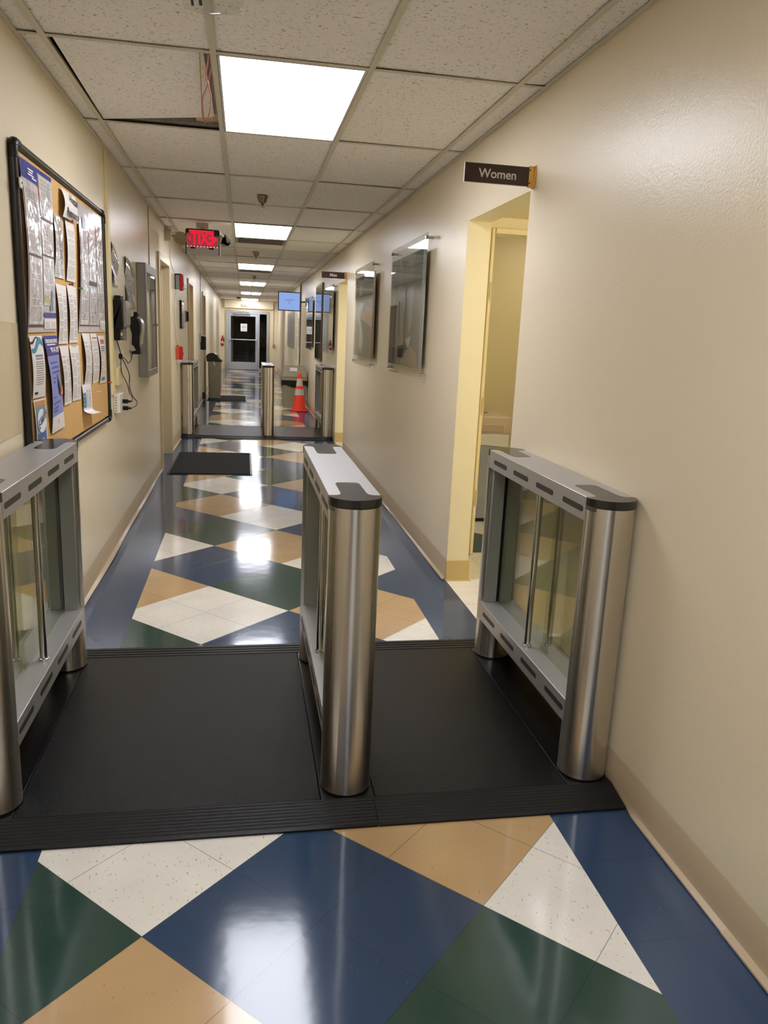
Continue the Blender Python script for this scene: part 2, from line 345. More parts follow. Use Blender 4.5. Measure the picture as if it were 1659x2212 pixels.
# ---- left doors (frame + recessed leaf)
def left_door(n, a, c, leafrgb, open_=False):
    b = MB(); w_ = .055; H = 2.09; o = .022
    b.box(XL - .14, XL + o, a - w_, a + .012, 0, H + w_); b.box(XL - .14, XL + o, c - .012, c + w_, 0, H + w_); b.box(XL - .14, XL + o, a + .012, c - .012, H - .012, H + w_)
    b.box(XL - .09, XL - .06, c - .03, c - .012, 0, H - .012)
    d = struct(b.build('door_%d' % n, TRIMM, bevel=.003))
    l = MB(); l.box(XL - .135, XL - .10, a + .012, c - .012, .01, H - .012); l.build('door_leaf', mat('door_leaf_%d' % n, leafrgb, .3), d)
    k = MB(); k.lathe([(.012, 0), (.012, .04), (.028, .045), (.028, .07), (.012, .078)], (XL - .10, a + .08, 1.0), axis='x', n=16); k.build('door_knob', CHROME, d)
left_door(2, 8.16, 9.20, (200, 188, 160)); left_door(3, 12.30, 13.30, (214, 190, 130)); left_door(4, 16.45, 17.45, (168, 160, 158))

# ---- end wall with aluminium entrance
def end_wall():
    y = YE; b = MB()
    b.box(XL - .14, -.62, y, y + .15, 0, ZC); b.box(.84, XR + .135, y, y + .15, 0, ZC); b.box(-.62, .84, y, y + .15, 2.06, ZC)
    struct(b.build('wall_end', WALL))
    b = MB(); b.box(-.70, 1.03, y - .09, y, 2.17, ZC); struct(b.build('trim_2', WALL, bevel=.01))
    b = MB(); b.box(-.67, -.62, y - .03, y, 0, 2.10); b.box(.84, .89, y - .03, y, 0, 2.10); b.box(-.62, .84, y - .03, y, 2.06, 2.10); struct(b.build('trim_3', mat('grey_reveal', (176, 172, 150), .5)))
    AL = mat('aluminium_frame', (186, 192, 204), .4, .3)
    b = MB(); b.box(-.62, -.56, y - .02, y + .07, 0, 2.06); b.box(.50, .545, y - .02, y + .07, 0, 2.06); b.box(.80, .84, y - .02, y + .07, 0, 2.06)
    b.box(-.56, .50, y - .02, y + .07, 2.0, 2.06); b.box(.545, .80, y - .02, y + .07, 2.0, 2.06); b.box(.545, .80, y - .02, y + .07, 0, .06)
    d = struct(b.build('door_5', AL, bevel=.003))
    b = MB(); b.box(-.555, -.475, y, y + .045, .01, 2.0); b.box(.40, .495, y, y + .045, .01, 2.0); b.box(-.475, .40, y, y + .045, 1.90, 2.0); b.box(-.475, .40, y, y + .045, .01, .28)
    leaf = b.build('door_leaf', AL, d, bevel=.003)
    DG = mat('dark_night_glass', (10, 10, 13), .04, spec=.7)
    b = MB(); b.box(-.475, .40, y + .018, y + .026, .28, 1.90); b.build('pane', GLASS, leaf)
    b = MB(); b.box(.545, .80, y + .018, y + .026, .06, 2.0); b.build('pane', GLASS, d)
    b = MB(); b.tube([(-.52, y - .05, 1.075), (.44, y - .05, 1.075)], .018, 10); b.tube([(-.52, y, 1.075), (-.52, y - .05, 1.075)], .016, 8); b.tube([(.44, y, 1.075), (.44, y - .05, 1.075)], .016, 8); b.build('push_bar', AL, leaf)
    b = MB(); b.tube([(.425, y, 1.0), (.425, y - .06, .98), (.425, y - .07, .88), (.425, y - .06, .78), (.425, y, .76)], .013, 8); b.build('pull_handle', CHROME, leaf)
    b = MB(); b.box(-.38, .20, y - .06, y, 1.96, 2.03); b.tube([(.16, y - .05, 2.03), (.02, y - .18, 2.045), (-.2, y - .06, 2.045)], .01, 6); b.build('door_closer', mat('closer_grey', (150, 152, 158), .4, .5), d, bevel=.004)
    # room beyond the glass, its darkness put into the wall and floor colours
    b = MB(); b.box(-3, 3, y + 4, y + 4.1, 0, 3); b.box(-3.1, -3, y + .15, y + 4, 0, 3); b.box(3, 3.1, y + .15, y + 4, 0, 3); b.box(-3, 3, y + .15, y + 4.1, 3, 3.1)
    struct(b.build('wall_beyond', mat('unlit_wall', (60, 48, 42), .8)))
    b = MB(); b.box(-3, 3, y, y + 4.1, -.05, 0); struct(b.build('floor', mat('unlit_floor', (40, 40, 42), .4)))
    b = MB(); b.box(-1.1, -.42, 31.2, 31.8, 0, 2.2); tag(b.build('storage_cabinet', mat('slate_cabinet', (88, 92, 112), .5), bevel=.01), 'tall slate-blue cabinet in the dark room behind the glass door', 'cabinet')
    b = MB(); b.lathe([(.16, 0), (.16, .02), (.03, .03), (.03, .95), (.045, .97), (.045, 1.0), (0, 1.01)], (0, 0, 0), n=20); tag(b.build('barrier_post', mat('pale_post', (200, 205, 215), .3), origin=None), 'pale barrier post standing behind the glass door', 'post').location = (-.46, 30.2, 0)
end_wall()
# ---- baseboards: vinyl cove base with a loose wavy toe
def cove(name, side, y0, y1, skip=(), wav=.5):
    x0 = XL if side < 0 else XR; d = 1 if side < 0 else -1
    n = max(2, int((y1 - y0) / .06)); b = MB(); rnd = random.Random(int(y0 * 7) + side + 5); ph = [rnd.random() * 6 for _ in range(4)]
    prof_n = 6
    def P(i, k):
        y = y0 + (y1 - y0) * i / n; s = .5 + .5 * math.sin(y * 2.1 + ph[0]) * math.sin(y * .9 + ph[1]); s2 = math.sin(y * 6 + ph[2]) * .5 + .5
        plat = any(a <= y <= c for a, c in skip)
        toe = .006 if plat else .012 + .016 * wav * s + .005 * wav * s2; zt = 0.0 if plat else .002 + .010 * wav * s * s2
        zz = [(.0015, .128), (.003, .125), (.003, .03), (.005, .015), (toe, .004 + zt), (toe, zt * .6)][k]
        return (x0 + d * zz[0], y, zz[1])
    v = [P(i, k) for i in range(n + 1) for k in range(prof_n)]; fs = [(i * prof_n + k, (i + 1) * prof_n + k, (i + 1) * prof_n + k + 1, i * prof_n + k + 1) for i in range(n) for k in range(prof_n - 1)]
    b.add(v, fs, 0, True)
    b.add([P(0, k) for k in range(prof_n)] + [(x0, y0, 0)], [tuple(range(prof_n + 1))]); b.add([P(n, k) for k in range(prof_n)] + [(x0, y1, 0)], [tuple(range(prof_n + 1))])
    struct(b.build(name, BASE))
PL = [(2.0, 3.5), (10.5, 12.1)]
for a, c in ((Y0, 8.10), (9.26, 12.24), (13.36, 16.39), (17.51, YE)): cove('baseboard_left', -1, a, c, PL, 1.0)
for a, c in ((Y0, 1.50), (1.50, 3.42), (4.40, 9.62), (10.50, YE)): cove('baseboard_right', 1, a, c, PL, .8 if a != 1.5 else .6)
b = MB(); b.box(XR - .003, XR + .145, 4.388, 4.397, .002, .128); b.box(XR - .006, XR + .155, 4.378, 4.39, 0, .006); b.box(XR - .003, XR + .145, 10.488, 10.497, .002, .128); struct(b.build('baseboard_jamb', mat('yellowed_base', (205, 180, 120), .4), bevel=.002))

# ---- ceiling
RK = range(-6, 22); LIGHTROWS = [-3, 0, 4, 8, 12, 16, 20]
cb = MB(); xs = [XL] + LX + [XR]
def yrow(k): return ROW0 + ROW * k
for k in RK:
    ya, yb = max(yrow(k), Y0), min(yrow(k + 1), YE)
    if yb <= ya: continue
    for c in range(5):
        if c == 2 and k in LIGHTROWS: continue
        if c == 1 and k == 0: continue
        y_a = ya
        if c == 2 and k in (5, 9): y_a = ya + .61
        rnd = random.Random(k * 11 + c); dz = [.006 + rnd.random() * .005 for _ in range(4)]
        cb.add([(xs[c], y_a, ZC + dz[0]), (xs[c], yb, ZC + dz[1]), (xs[c + 1], yb, ZC + dz[2]), (xs[c + 1], y_a, ZC + dz[3])], [(0, 1, 2, 3)])
struct(cb.build('ceiling', TILE))
gb = MB()
for x in LX: gb.box(x - .012, x + .012, Y0, YE, ZC, ZC + .003); gb.box(x - .001, x + .001, Y0, YE, ZC + .003, ZC + .03)
for k in RK:
    if Y0 < yrow(k) < YE:
        for c in range(5): gb.box(xs[c] + (.012 if c else 0), xs[c + 1] - (.012 if c < 4 else 0), yrow(k) - .012, yrow(k) + .012, ZC + .0005, ZC + .0035)
for k in (5, 9): gb.box(LX[1] + .012, LX[2] - .012, yrow(k) + .60, yrow(k) + .62, ZC + .0005, ZC + .0035)
gb.box(XL, XL + .02, Y0, YE, ZC - .001, ZC + .002); gb.box(XR - .02, XR, Y0, YE, ZC - .001, ZC + .002)
struct(gb.build('trim_4', TBAR))
b = MB(); b.box(XL - .1, XR + .1, Y0, YE, 2.95, 3.0); b.box(XL - .15, XL - .1, Y0, YE, ZC, 3.0); b.box(XR + .1, XR + .15, Y0, YE, ZC, 3.0); struct(b.build('ceiling_deck', mat('dark_plenum', (60, 58, 55), .9)))
# mouldings and raceways on the left wall (vertical strips)
def strip(name, y0, y1, z0, z1, d, m_, label):
    b = MB(); b.box(XL, XL + d, y0, y1, z0, z1); o = b.build(name, m_, bevel=.002); struct(o); return o
strip('trim_5', 5.20, 5.245, 1.0, ZC, .018, CREAM, ''); strip('trim_6', 5.255, 5.32, 1.0, ZC, .010, CREAM, '')
strip('trim_7', 7.43, 7.46, 1.9, ZC, .006, mat('seam_cap', (190, 172, 125), .4), ''); strip('trim_8', 15.75, 15.79, 1.27, ZC, .01, mat('seam_cap', (190, 172, 125), .4), '')
b = MB(); b.box(XR - .03, XR, 17.5, 17.62, 0.13, ZC); b.box(XR - .05, XR, 24.6, 24.9, .13, ZC); struct(b.build('trim_9', mat('grey_pilaster', (168, 160, 142), .4)))
b = MB(); b.box(XR - .012, XR, 17.62, 17.74, .13, 2.2); struct(b.build('trim_10', mat('pale_blue_strip', (190, 200, 215), .4)))

# ================================================================= CEILING LIGHTS
def light(k, label):
    ya, yb = yrow(k), yrow(k + 1); x0, x1 = LX[1] + .014, LX[2] - .014
    t = thing('ceiling_light', label, 'ceiling light', ((x0 + x1) / 2, (ya + yb) / 2, ZC), 0, 'recessed light panels along the corridor ceiling')
    w2, l2 = (x1 - x0) / 2, (yb - ya) / 2 - .014
    b = MB(); b.box(-w2, w2, -l2, l2, .012, .08); b.box(-w2, w2, -l2, -l2 + .01, .0, .012); b.box(-w2, w2, l2 - .01, l2, .0, .012); b.box(-w2, -w2 + .01, -l2 + .01, l2 - .01, 0, .012); b.box(w2 - .01, w2, -l2 + .01, l2 - .01, 0, .012)
    b.build('frame', mat('light_frame', (215, 212, 205), .4), t)
    D = mat('lit_diffuser', (255, 255, 255), .5, emit=((244, 246, 255), LAMP))
    if k >= 12:
        for s_ in (-1, 1):
            b = MB(); b.box(s_ * w2 / 2 - w2 / 2 + .022, s_ * w2 / 2 + w2 / 2 - .022, -l2 + .02, l2 - .02, -.012, .011); b.build('diffuser', D, t, bevel=.008)
        b = MB(); b.box(-.02, .02, -l2 + .01, l2 - .01, .004, .0115); b.build('centre_strip', mat('light_frame', (215, 212, 205), .4), t)
    else:
        b = MB(); b.box(-w2 + .011, w2 - .011, -l2 + .011, l2 - .011, .003, .0115); b.build('diffuser', D, t)
LL = {-3: 'ceiling light panel behind the viewer, above the near tiles', 0: 'large bright square light panel nearest the camera, beside the loose ceiling tile', 4: 'second light panel along the corridor, just right of the red exit sign',
      8: 'third light panel along the ceiling, between the exit sign and the far twin-lens panels', 12: 'nearest of the three far twin-lens ceiling light panels', 16: 'middle one of the three far twin-lens ceiling light panels', 20: 'farthest ceiling light panel, just in front of the glass door wall'}
for k in LIGHTROWS: light(k, LL[k])
# vents beside the lights
VM = mat('vent_grey', (150, 140, 122), .45, .2); VD = mat('vent_dark', (70, 62, 52), .6)
for k, lab in ((5, 'slotted air vent in the ceiling directly behind the second light panel'), (9, 'dark slotted air vent in the ceiling behind the third light panel')):
    t = thing('ceiling_vent', lab, 'vent', (.1845, yrow(k) + .305, ZC), 0, 'ceiling air vents')
    b = MB(); b.box(-.29, .29, -.29, .29, .01, .04); b.build('backing', VD, t)
    b = MB(); b.box(-.29, .29, -.29, -.26, .0, .012); b.box(-.29, .29, .26, .29, 0, .012); b.box(-.29, -.26, -.26, .26, 0, .012); b.box(.26, .29, -.26, .26, 0, .012); b.build('frame', VM, t)
    for q in range(4):
        b = MB(); b.add([(-.26, -.2 + q * .12, .0), (.26, -.2 + q * .12, .0), (.26, -.12 + q * .12, .012), (-.26, -.12 + q * .12, .012)], [(0, 1, 2, 3)]); b.box(-.26, .26, -.205 + q * .12, -.2 + q * .12, -.006, .004); b.build('slat', VM, t)
# loose tile, wires, deck block above it
b = MB(); lt = [(-.700, 3.335), (-.160, 3.335), (-.150, 4.345), (-.716, 4.53)]; zt = [.006, .014, .022, .010]
v = [(x, y, ZC + z) for (x, y), z in zip(lt, zt)] + [(x, y, ZC + z + .016) for (x, y), z in zip(lt, zt)]
b.add(v, [(0, 3, 2, 1), (4, 5, 6, 7), (0, 1, 5, 4), (1, 2, 6, 5), (2, 3, 7, 6), (3, 0, 4, 7)])
tag(b.build('ceiling_tile', TILE), 'loose skewed ceiling tile left of the nearest light panel, gap along its edges', 'ceiling tile')
b = MB(); b.box(-.25, -.122, 3.34, 4.50, ZC + .034, ZC + .04); tag(b.build('fixture_housing', mat('primer_housing', (190, 172, 165), .6)), 'pinkish grey sheet of the light housing seen through the gap beside the loose tile', 'housing')
b = MB(); b.box(-.75, -.12, 4.505, 4.62, ZC + .02, 2.9); tag(b.build('masonry_block', mat('speckled_block', (150, 145, 138), .9, var=.6, vscale=45)), 'speckled grey block visible in the dark gap behind the loose ceiling tile', 'block')
def smooth_path(P, sub=6):
    P = [Vector(p) for p in P]; out = []
    for i in range(len(P) - 1):
        p0, p1, p2, p3 = P[max(i - 1, 0)], P[i], P[i + 1], P[min(i + 2, len(P) - 1)]
        for s_ in range(sub):
            t = s_ / sub; out.append(.5 * ((2 * p1) + (-p0 + p2) * t + (2 * p0 - 5 * p1 + 4 * p2 - p3) * t * t + (-p0 + 3 * p1 - 3 * p2 + p3) * t ** 3))
    return out + [P[-1]]
def wire(name, pts, r, m_, label, cat='wire', group=None):
    b = MB(); b.tube(smooth_path(pts), r, 8); return tag(b.build(name, m_), label, cat, group)
wire('ceiling_wire', [(-.17, 3.33, 2.462), (-.18, 3.576, 2.455), (-.19, 3.838, 2.455), (-.205, 4.2, 2.454), (-.205, 4.33, 2.454)], .0025, mat('yellow_wire', (196, 158, 60), .5), 'long yellow wire hanging straight beside the loose ceiling tile', group='wires in the ceiling gap')
wire('ceiling_wire', [(-.198, 4.33, 2.454), (-.16, 4.258, 2.455), (-.131, 4.179, 2.458)], .003, mat('yellow_wire', (196, 158, 60), .5), 'short yellow wire slanting to the light panel at the far end of the gap', group='wires in the ceiling gap')
wire('ceiling_wire', [(-.136, 3.33, 2.46), (-.159, 3.599, 2.455), (-.154, 3.692, 2.453), (-.188, 3.909, 2.452), (-.199, 4.186, 2.451), (-.195, 4.333, 2.45), (-.166, 4.133, 2.452), (-.15, 3.896, 2.452), (-.153, 3.679, 2.456), (-.132, 3.49, 2.46)], .003, mat('pink_wire', (205, 130, 115), .4), 'looped pink wire crossing itself beside the loose ceiling tile', group='wires in the ceiling gap')

# sprinklers
def sprinkler(x, y, label):
    t = thing('sprinkler', label, 'sprinkler', (x, y, ZC), 0, 'ceiling sprinklers')
    b = MB(); b.lathe([(.045, 0), (.043, -.006), (.036, -.03), (.026, -.048), (.016, -.052)], n=28); b.build('cup', mat('sprinkler_nickel', (150, 135, 115), .25, 1), t)
    b = MB(); b.lathe([(.012, -.05), (.012, -.066), (.006, -.070), (.005, -.085)], n=12); b.build('stem', mat('sprinkler_nickel', (150, 135, 115), .25, 1), t)
    b = MB(); b.lathe([(.0, -.084), (.02, -.086), (.02, -.088), (0, -.09)], n=16); b.build('deflector', mat('sprinkler_nickel', (150, 135, 115), .25, 1), t)
sprinkler(.137, 6.5, 'nearest ceiling sprinkler, in front of the second light panel'); sprinkler(.150, 11.06, 'middle ceiling sprinkler, in front of the third light panel'); sprinkler(.184, 15.84, 'farthest ceiling sprinkler, in front of the first twin-lens light')
# clear plastic cover at the top edge of view
t = thing('plastic_cover', 'clear curled plastic cover hanging from the ceiling grid at the top edge of view', 'cover', (-.10, 2.78, ZC))
b = MB(); b.grid(lambda u, v: ((u - .5) * .19, (v - .5) * .26 + .02 * math.sin(u * 3), -.004 - .035 * math.sin(math.pi * v) * (.6 + .4 * math.sin(u * 5))), 12, 10); b.build('curled_sheet', ACRYL, t)
b = MB(); b.tube([(-.0, .10, -.014), (.03, .105, -.015), (.07, .10, -.012), (.092, .08, -.008)], [.002, .006, .005, .002], 8); b.build('highlight_rim', mat('highlight_white', (245, 245, 245), .2), t)  # white tube paints a highlight along the edge of the clear sheet
b = MB(); b.box(-.07, -.062, .02, .07, -.012, -.008); b.box(-.045, -.035, -.1, .06, -.012, -.008); b.build('black_clip', BLACK, t)
# smoke detector far
t = thing('smoke_detector', 'round smoke detector on the far ceiling just before the last light panel', 'smoke detector', (-.19, 26.7, ZC)); b = MB(); b.lathe([(.07, 0), (.07, -.02), (.05, -.045), (0, -.05)], n=20); b.build('body', mat('smoke_dark', (70, 64, 56), .5), t)
t = thing('emergency_lamp', 'small pale emergency lamp on the header above the glass door', 'lamp', (.02, 29.11, 2.30)); b = MB(); b.box(-.13, .13, -.06, 0, 0, .05); b.build('housing', WHITE, t, bevel=.01); b = MB(); b.lathe([(.0, -.09), (.04, -.08), (.05, -.06)], (-.06, 0, -.01), axis='y', n=14); b.lathe([(.0, -.09), (.04, -.08), (.05, -.06)], (.06, 0, -.01), axis='y', n=14); b.build('lamp_head', WHITE, t)

# ================================================================= TURNSTILES
def arc(cx_, cy_, r, a0, a1, n): return [(cx_ + r * math.cos(math.radians(a0 + (a1 - a0) * i / n)), cy_ + r * math.sin(math.radians(a0 + (a1 - a0) * i / n))) for i in range(n + 1)]
RP, LT = .079, 1.16
def make_turnstile(label):
    t = thing('turnstile', label, 'turnstile', (0, 0, PZ), 0, 'turnstile cabinets across the corridor')
    for end in (0, 1):
        f = (lambda p: p) if end == 0 else (lambda p: (-p[0], LT - p[1]))
        b = MB(); full = [f(p) for p in arc(0, .08, RP, 0, 360, 56)[:-1]]
        b.prism(full, .004, .182, smooth=True)
        half = [f(p) for p in arc(0, .08, RP, 180, 360, 32)] + [f((RP, .085)), f((-RP, .085))]
        b.prism(half, .182, .924, smooth=True)
        b.prism([f((-.035, .0845)), f((-.035, .0865)), f((.035, .0865)), f((.035, .0845))][::-1], .3, .85)
        post = b.build('post', STEEL, t)
        b = MB(); b.prism([f(p) for p in arc(0, .08, RP + .0015, 0, 360, 40)[:-1]], -.001, .006); b.build('foot_ring', BLACK, post)
        for s_ in (-1, 1):
            b = MB(); q0, q1 = sorted((s_ * .062, s_ * .008)); pts = [f((q0, .085)), f((q1, .085)), f((q1, .112)), f((q0, .112))]; b.prism(pts, .258, .872); b.build('inner_panel', PANEL, post, bevel=.0015)
        b = MB(); pts = [f((-.008, .085)), f((.008, .085)), f((.008, .100)), f((-.008, .100))]; b.prism(pts, .258, .872); b.build('glass_channel', BLACK, post)
        # end cap with tongue let into the top
        b = MB(); out = arc(0, .08, RP + .002, 180, 360, 32); b.prism([f(p) for p in out], .926, .9515, smooth=False)
        tongue = [(-RP, .079), (-.055, .081), (-.045, .090), (-.040, .105), (-.039, .262), (-.034, .274), (-.024, .279), (.024, .279), (.034, .274), (.039, .262), (.040, .105), (.045, .090), (.055, .081), (RP, .079)]
        b.prism([f(p) for p in tongue][::-1], .9495, .9515); b.build('end_cap', CAPM, t, bevel=.0015)
        b = MB(); b.prism([f(p) for p in arc(0, .08, RP + .0005, 215, 180, 10)] + [f((0, .08))], .912, .9255); b.build('scanner_window', mat('smoked_window', (90, 84, 76), .2), post)
    b = MB(); b.box(-.0785, .0785, .078, LT - .078, .872, .9505); top = b.build('top_housing', SHEET, t, bevel=.002)
    b = MB(); b.box(-.0785, .0785, .082, LT - .082, .178, .258); low = b.build('lower_rail', SHEET, t, bevel=.002)
    for par, zc in ((top, .9075), (low, .2195)):
        for s_ in (-1, 1):
            for q in range(4):
                yc = .182 + q * .2485; hw, r = .082, .0095
                pts = arc(yc + hw - r, zc, r, -90, 90, 8) + arc(yc - hw + r, zc, r, 90, 270, 8)
                b = MB(); b.prism(pts, s_ * .0780, s_ * .0795, axis='x'); b.build('vent_slot', SLOTM, par)  # thin dark inlay; the shade inside the slot is put into its colour
    b = MB(); b.box(-.007, -.001, .100, .62, .2585, .8715); b.build('glass_panel', GLASS, t)
    b = MB(); b.box(.002, .008, .46, 1.04, .2585, .8715); b.build('glass_panel', GLASS, t)
    for s_ in (-1, 1):
        b = MB(); b.tube([(s_ * .045, .545, .2585), (s_ * .045, .545, .8715)], .0125, 20); h = b.build('handle_bar', CHROME, t)
        b = MB(); b.lathe([(.017, 0), (.017, .006), (.0135, .008)], (s_ * .045, .545, .2585), n=20); b.build('collar', CHROME, h)
    return t
protot = make_turnstile('near right turnstile beside the wall, just before the Women doorway')
spots = [(1.137, 2.147, None), (.325, 2.147, 'near middle turnstile standing alone between the two near lanes'), (-.732, 2.147, 'near left turnstile cut by the left edge, below the notice board'),
         (1.132, 10.70, 'far right turnstile beside the men doorway jamb, near the orange cone'), (.325, 10.70, 'far middle turnstile standing between the two far lanes'), (-.742, 10.70, 'far left turnstile against the left wall below the red fire alarm pull')]
for i, (x, y, lab) in enumerate(spots):
    o = protot if i == 0 else copy_tree(protot); o.location = (x, y, PZ)
    if lab: o['label'] = lab
# platforms
def make_platform(label):
    t = thing('floor_platform', label, 'platform', (0, 0, 0), 0, 'black turnstile platforms')
    x0, x1 = -.822, 1.208; YA, YB, YC = .115, 1.26, 1.42
    for a, c in ((-.660, .238), (.412, 1.052)):
        b = MB(); b.box(a, c, YA, YB, 0, PZ); b.build('lane_panel', LANE, t, bevel=.001)
    for a, c in ((x0, -.663), (.241, .409), (1.055, x1)):
        b = MB(); b.box(a, c, YA, YB, 0, PZ - .001); b.build('base_strip', SMOOTHB, t, bevel=.001)
    def ramp(a, c, y_low, y_high, n):
        prof = [(y_low, 0), (y_low, .007)]
        for q in range(n):
            t0, t1 = q / n, (q + 1) / n; yy = lambda s: y_low + (y_high - y_low) * s; zz = lambda s: .007 + (PZ - .007) * s
            prof += [(yy(t0 + .03), zz(t0)), (yy(t0 + .70 / n), zz(t1 * .8 + t0 * .2) + .0012), (yy(t1 - .16 / n), zz(t1 * .8 + t0 * .2) + .0012), (yy(t1 - .12 / n), zz(t1) - .004)]
        prof += [(y_high, PZ), (y_high, 0)]
        b = MB(); b.prism(prof, a, c, axis='x'); b.build('ramp', RUB, t)
    ramp(x0, .404, 0, YA - .001, 9); ramp(.406, x1, 0, YA - .001, 9); ramp(x0, x1, YC, YB + .001, 4)
    return t
pt = make_platform('near black rubber floor platform under the three near turnstiles'); pt.location = (0, 2.03, 0)
p2 = copy_tree(pt); p2.location = (0, 10.583, 0); p2['label'] = 'far black floor platform under the three far turnstiles'

# ================================================================= FLOOR MATS, BINS, CONE
CARP = mat('black_carpet', (22, 21, 21), .95, bump=1, bscale=400)
def floor_mat(x0, x1, y0, y1, label):
    t = thing('floor_mat', label, 'mat', ((x0 + x1) / 2, (y0 + y1) / 2, 0), 0, 'black floor mats along the left side')
    w2, l2 = (x1 - x0) / 2, (y1 - y0) / 2
    b = MB(); b.box(-w2, w2, -l2, l2, 0, .005); b.build('rubber_edge', BLACK, t, bevel=.002)
    b = MB(); b.box(-w2 + .02, w2 - .02, -l2 + .02, l2 - .02, .005, .011); b.build('carpet', CARP, t, bevel=.002)
floor_mat(-.755, .086, 7.88, 9.32, 'large black floor mat nearest the camera, between the two turnstile rows'); floor_mat(-.75, .055, 16.2, 17.56, 'far black floor mat beyond the second turnstile row')

def taper_box(b, x0, x1, y0, y1, z0, z1, k, r=.03, n=4, mi=0):
    def rr(x0, x1, y0, y1, z):
        P = []
        for cx_, cy_, a in ((x1 - r, y1 - r, 0), (x0 + r, y1 - r, 90), (x0 + r, y0 + r, 180), (x1 - r, y0 + r, 270)): P += [(p[0], p[1], z) for p in arc(cx_, cy_, r, a, a + 90, n)]
        return P
    mx_, my_ = (x1 - x0) * (1 - k) / 2, (y1 - y0) * (1 - k) / 2
    lo = rr(x0 + mx_, x1 - mx_, y0 + my_, y1 - my_, z0); hi = rr(x0, x1, y0, y1, z1); m_ = len(lo)
    b.add(lo + hi, [tuple(range(m_))[::-1], tuple(range(m_, 2 * m_))] + [(i, (i + 1) % m_, m_ + (i + 1) % m_, m_ + i) for i in range(m_)], mi); return b
BEIGE = mat('beige_bin_plastic', (150, 140, 112), .45); LINER = mat('black_liner', (14, 14, 15), .25, bump=1, bscale=18)
t = thing('trash_can', 'large beige trash can with black liner behind the orange cone', 'trash can', (.955, 15.36, 0))
b = MB(); taper_box(b, -.235, .235, -.22, .22, 0, .53, .86); b.build('body', BEIGE, t)
b = MB(); b.grid(lambda u, v: ((lambda a: ((.243 + .006 * math.sin(a * 17)) * max(-1, min(1, 1.35 * math.cos(a))), (.228 + .006 * math.sin(a * 13)) * max(-1, min(1, 1.35 * math.sin(a))), .42 + v * .12 + (.022 * math.sin(a * 5) if v < .3 else 0)))(u * 2 * math.pi)), 64, 4); b.build('liner', LINER, t)
b = MB(); taper_box(b, -.25, .25, -.235, .235, .53, .585, 1.0, .03); b.build('lid_rim', BEIGE, t)
b = MB(); taper_box(b, -.245, .245, -.23, .23, .62, .585, .83, .03); 
b = MB(); z0, z1 = .585, .80
b.add([(-.245, -.23, z0), (.245, -.23, z0), (.245, .23, z0), (-.245, .23, z0), (-.20, -.14, z1), (.20, -.14, z1), (.20, .14, z1), (-.20, .14, z1)], [(0, 3, 2, 1), (4, 5, 6, 7), (0, 1, 5, 4), (1, 2, 6, 5), (2, 3, 7, 6), (3, 0, 4, 7)])
lid = b.build('lid', BEIGE, t, bevel=.015, seg=3)
b = MB(); 
def lp(x, s_): return (x, -.23 + .09 * s_ - .004, z0 + (z1 - z0) * s_)
b.quad(lp(-.09, .55), lp(.05, .55), lp(.05, .85), lp(-.09, .85)); b.build('white_label', mat('paper_white', (222, 220, 212), .6), lid)
t = thing('trash_can', 'slim beige trash can with dark dome lid against the left wall', 'trash can', (-.615, 16.95, 0))
b = MB(); taper_box(b, -.125, .135, -.26, .26, 0, .76, .88, .02); b.box(.134, .14, -.16, -.15, .1, .7); b.build('body', BEIGE, t)
b = MB(); b.prism(arc(-.04, .80, .14, 150, 15, 14) + [(.17, .775), (.165, .762), (-.145, .762), (-.15, .80)], -.25, .25, axis='y', smooth=True); b.build('dome_lid', mat('dark_steel_lid', (62, 60, 56), .22, .7), t, bevel=.006)
b = MB(); b.add([(-.02, -.262, .76), (.01, -.262, .76), (.03, -.266, .69), (.01, -.266, .69)], [(0, 1, 2, 3)]); b.box(-.02, .01, -.262, -.25, .745, .765); b.build('white_tag', WHITE, t)
# cone
OR = mat('cone_orange', (235, 58, 20), .45); RF = mat('cone_reflective', (196, 190, 180), .35)
t = thing('traffic_cone', 'orange traffic cone with two white bands in front of the large trash can', 'traffic cone', (1.012, 14.58, 0))
b = MB(); taper_box(b, -.168, .168, -.168, .168, 0, .028, 1.0, .04); b.build('base', mat('cone_base_red', (222, 44, 26), .45), t, bevel=.006)
def cr(z): return .125 + (.03 - .125) * (z - .028) / (.70 - .028)
b = MB(); b.lathe([(cr(.028) + .01, .028), (cr(.05), .05), (cr(.68), .68), (cr(.695) - .006, .70), (.018, .702)], n=36); b.build('cone_body', OR, t)
for a, c in ((.30, .41), (.465, .60)):
    b = MB(); b.lathe([(cr(a) + .0015, a), (cr(c) + .0015, c)], n=36); b.v = b.v; b.build('reflective_band', RF, t)
# restroom bin
GB = mat('grey_bin_plastic', (158, 164, 176), .45)
t = thing('trash_can', 'grey bin with beige lid and white liner inside the women restroom doorway', 'trash can', (1.84, 6.16, 0))
b = MB(); taper_box(b, -.25, .25, -.25, .25, .02, .66, .92, .03); b.tube(smooth_path([(-.2, -.252, .50), (0, -.253, .525), (.2, -.252, .54), (.24, -.252, .545)]), .002, 6, 0); b.build('body', GB, t)
b = MB(); taper_box(b, -.238, .238, -.238, .238, 0, .025, 1, .03); b.build('base', BLACK, t)
b = MB(); b.grid(lambda u, v: ((lambda a: ((.262 + .005 * math.sin(a * 11)) * max(-1, min(1, 1.35 * math.cos(a))), (.262 + .005 * math.sin(a * 9)) * max(-1, min(1, 1.35 * math.sin(a))), .62 + v * .11 + (.012 * math.sin(a * 3) if v < .3 else 0)))(u * 2 * math.pi)), 64, 4); b.build('liner', mat('white_liner', (222, 222, 220), .35, bump=.6, bscale=14), t)
LIDB = mat('lid_beige', (196, 180, 158), .4)
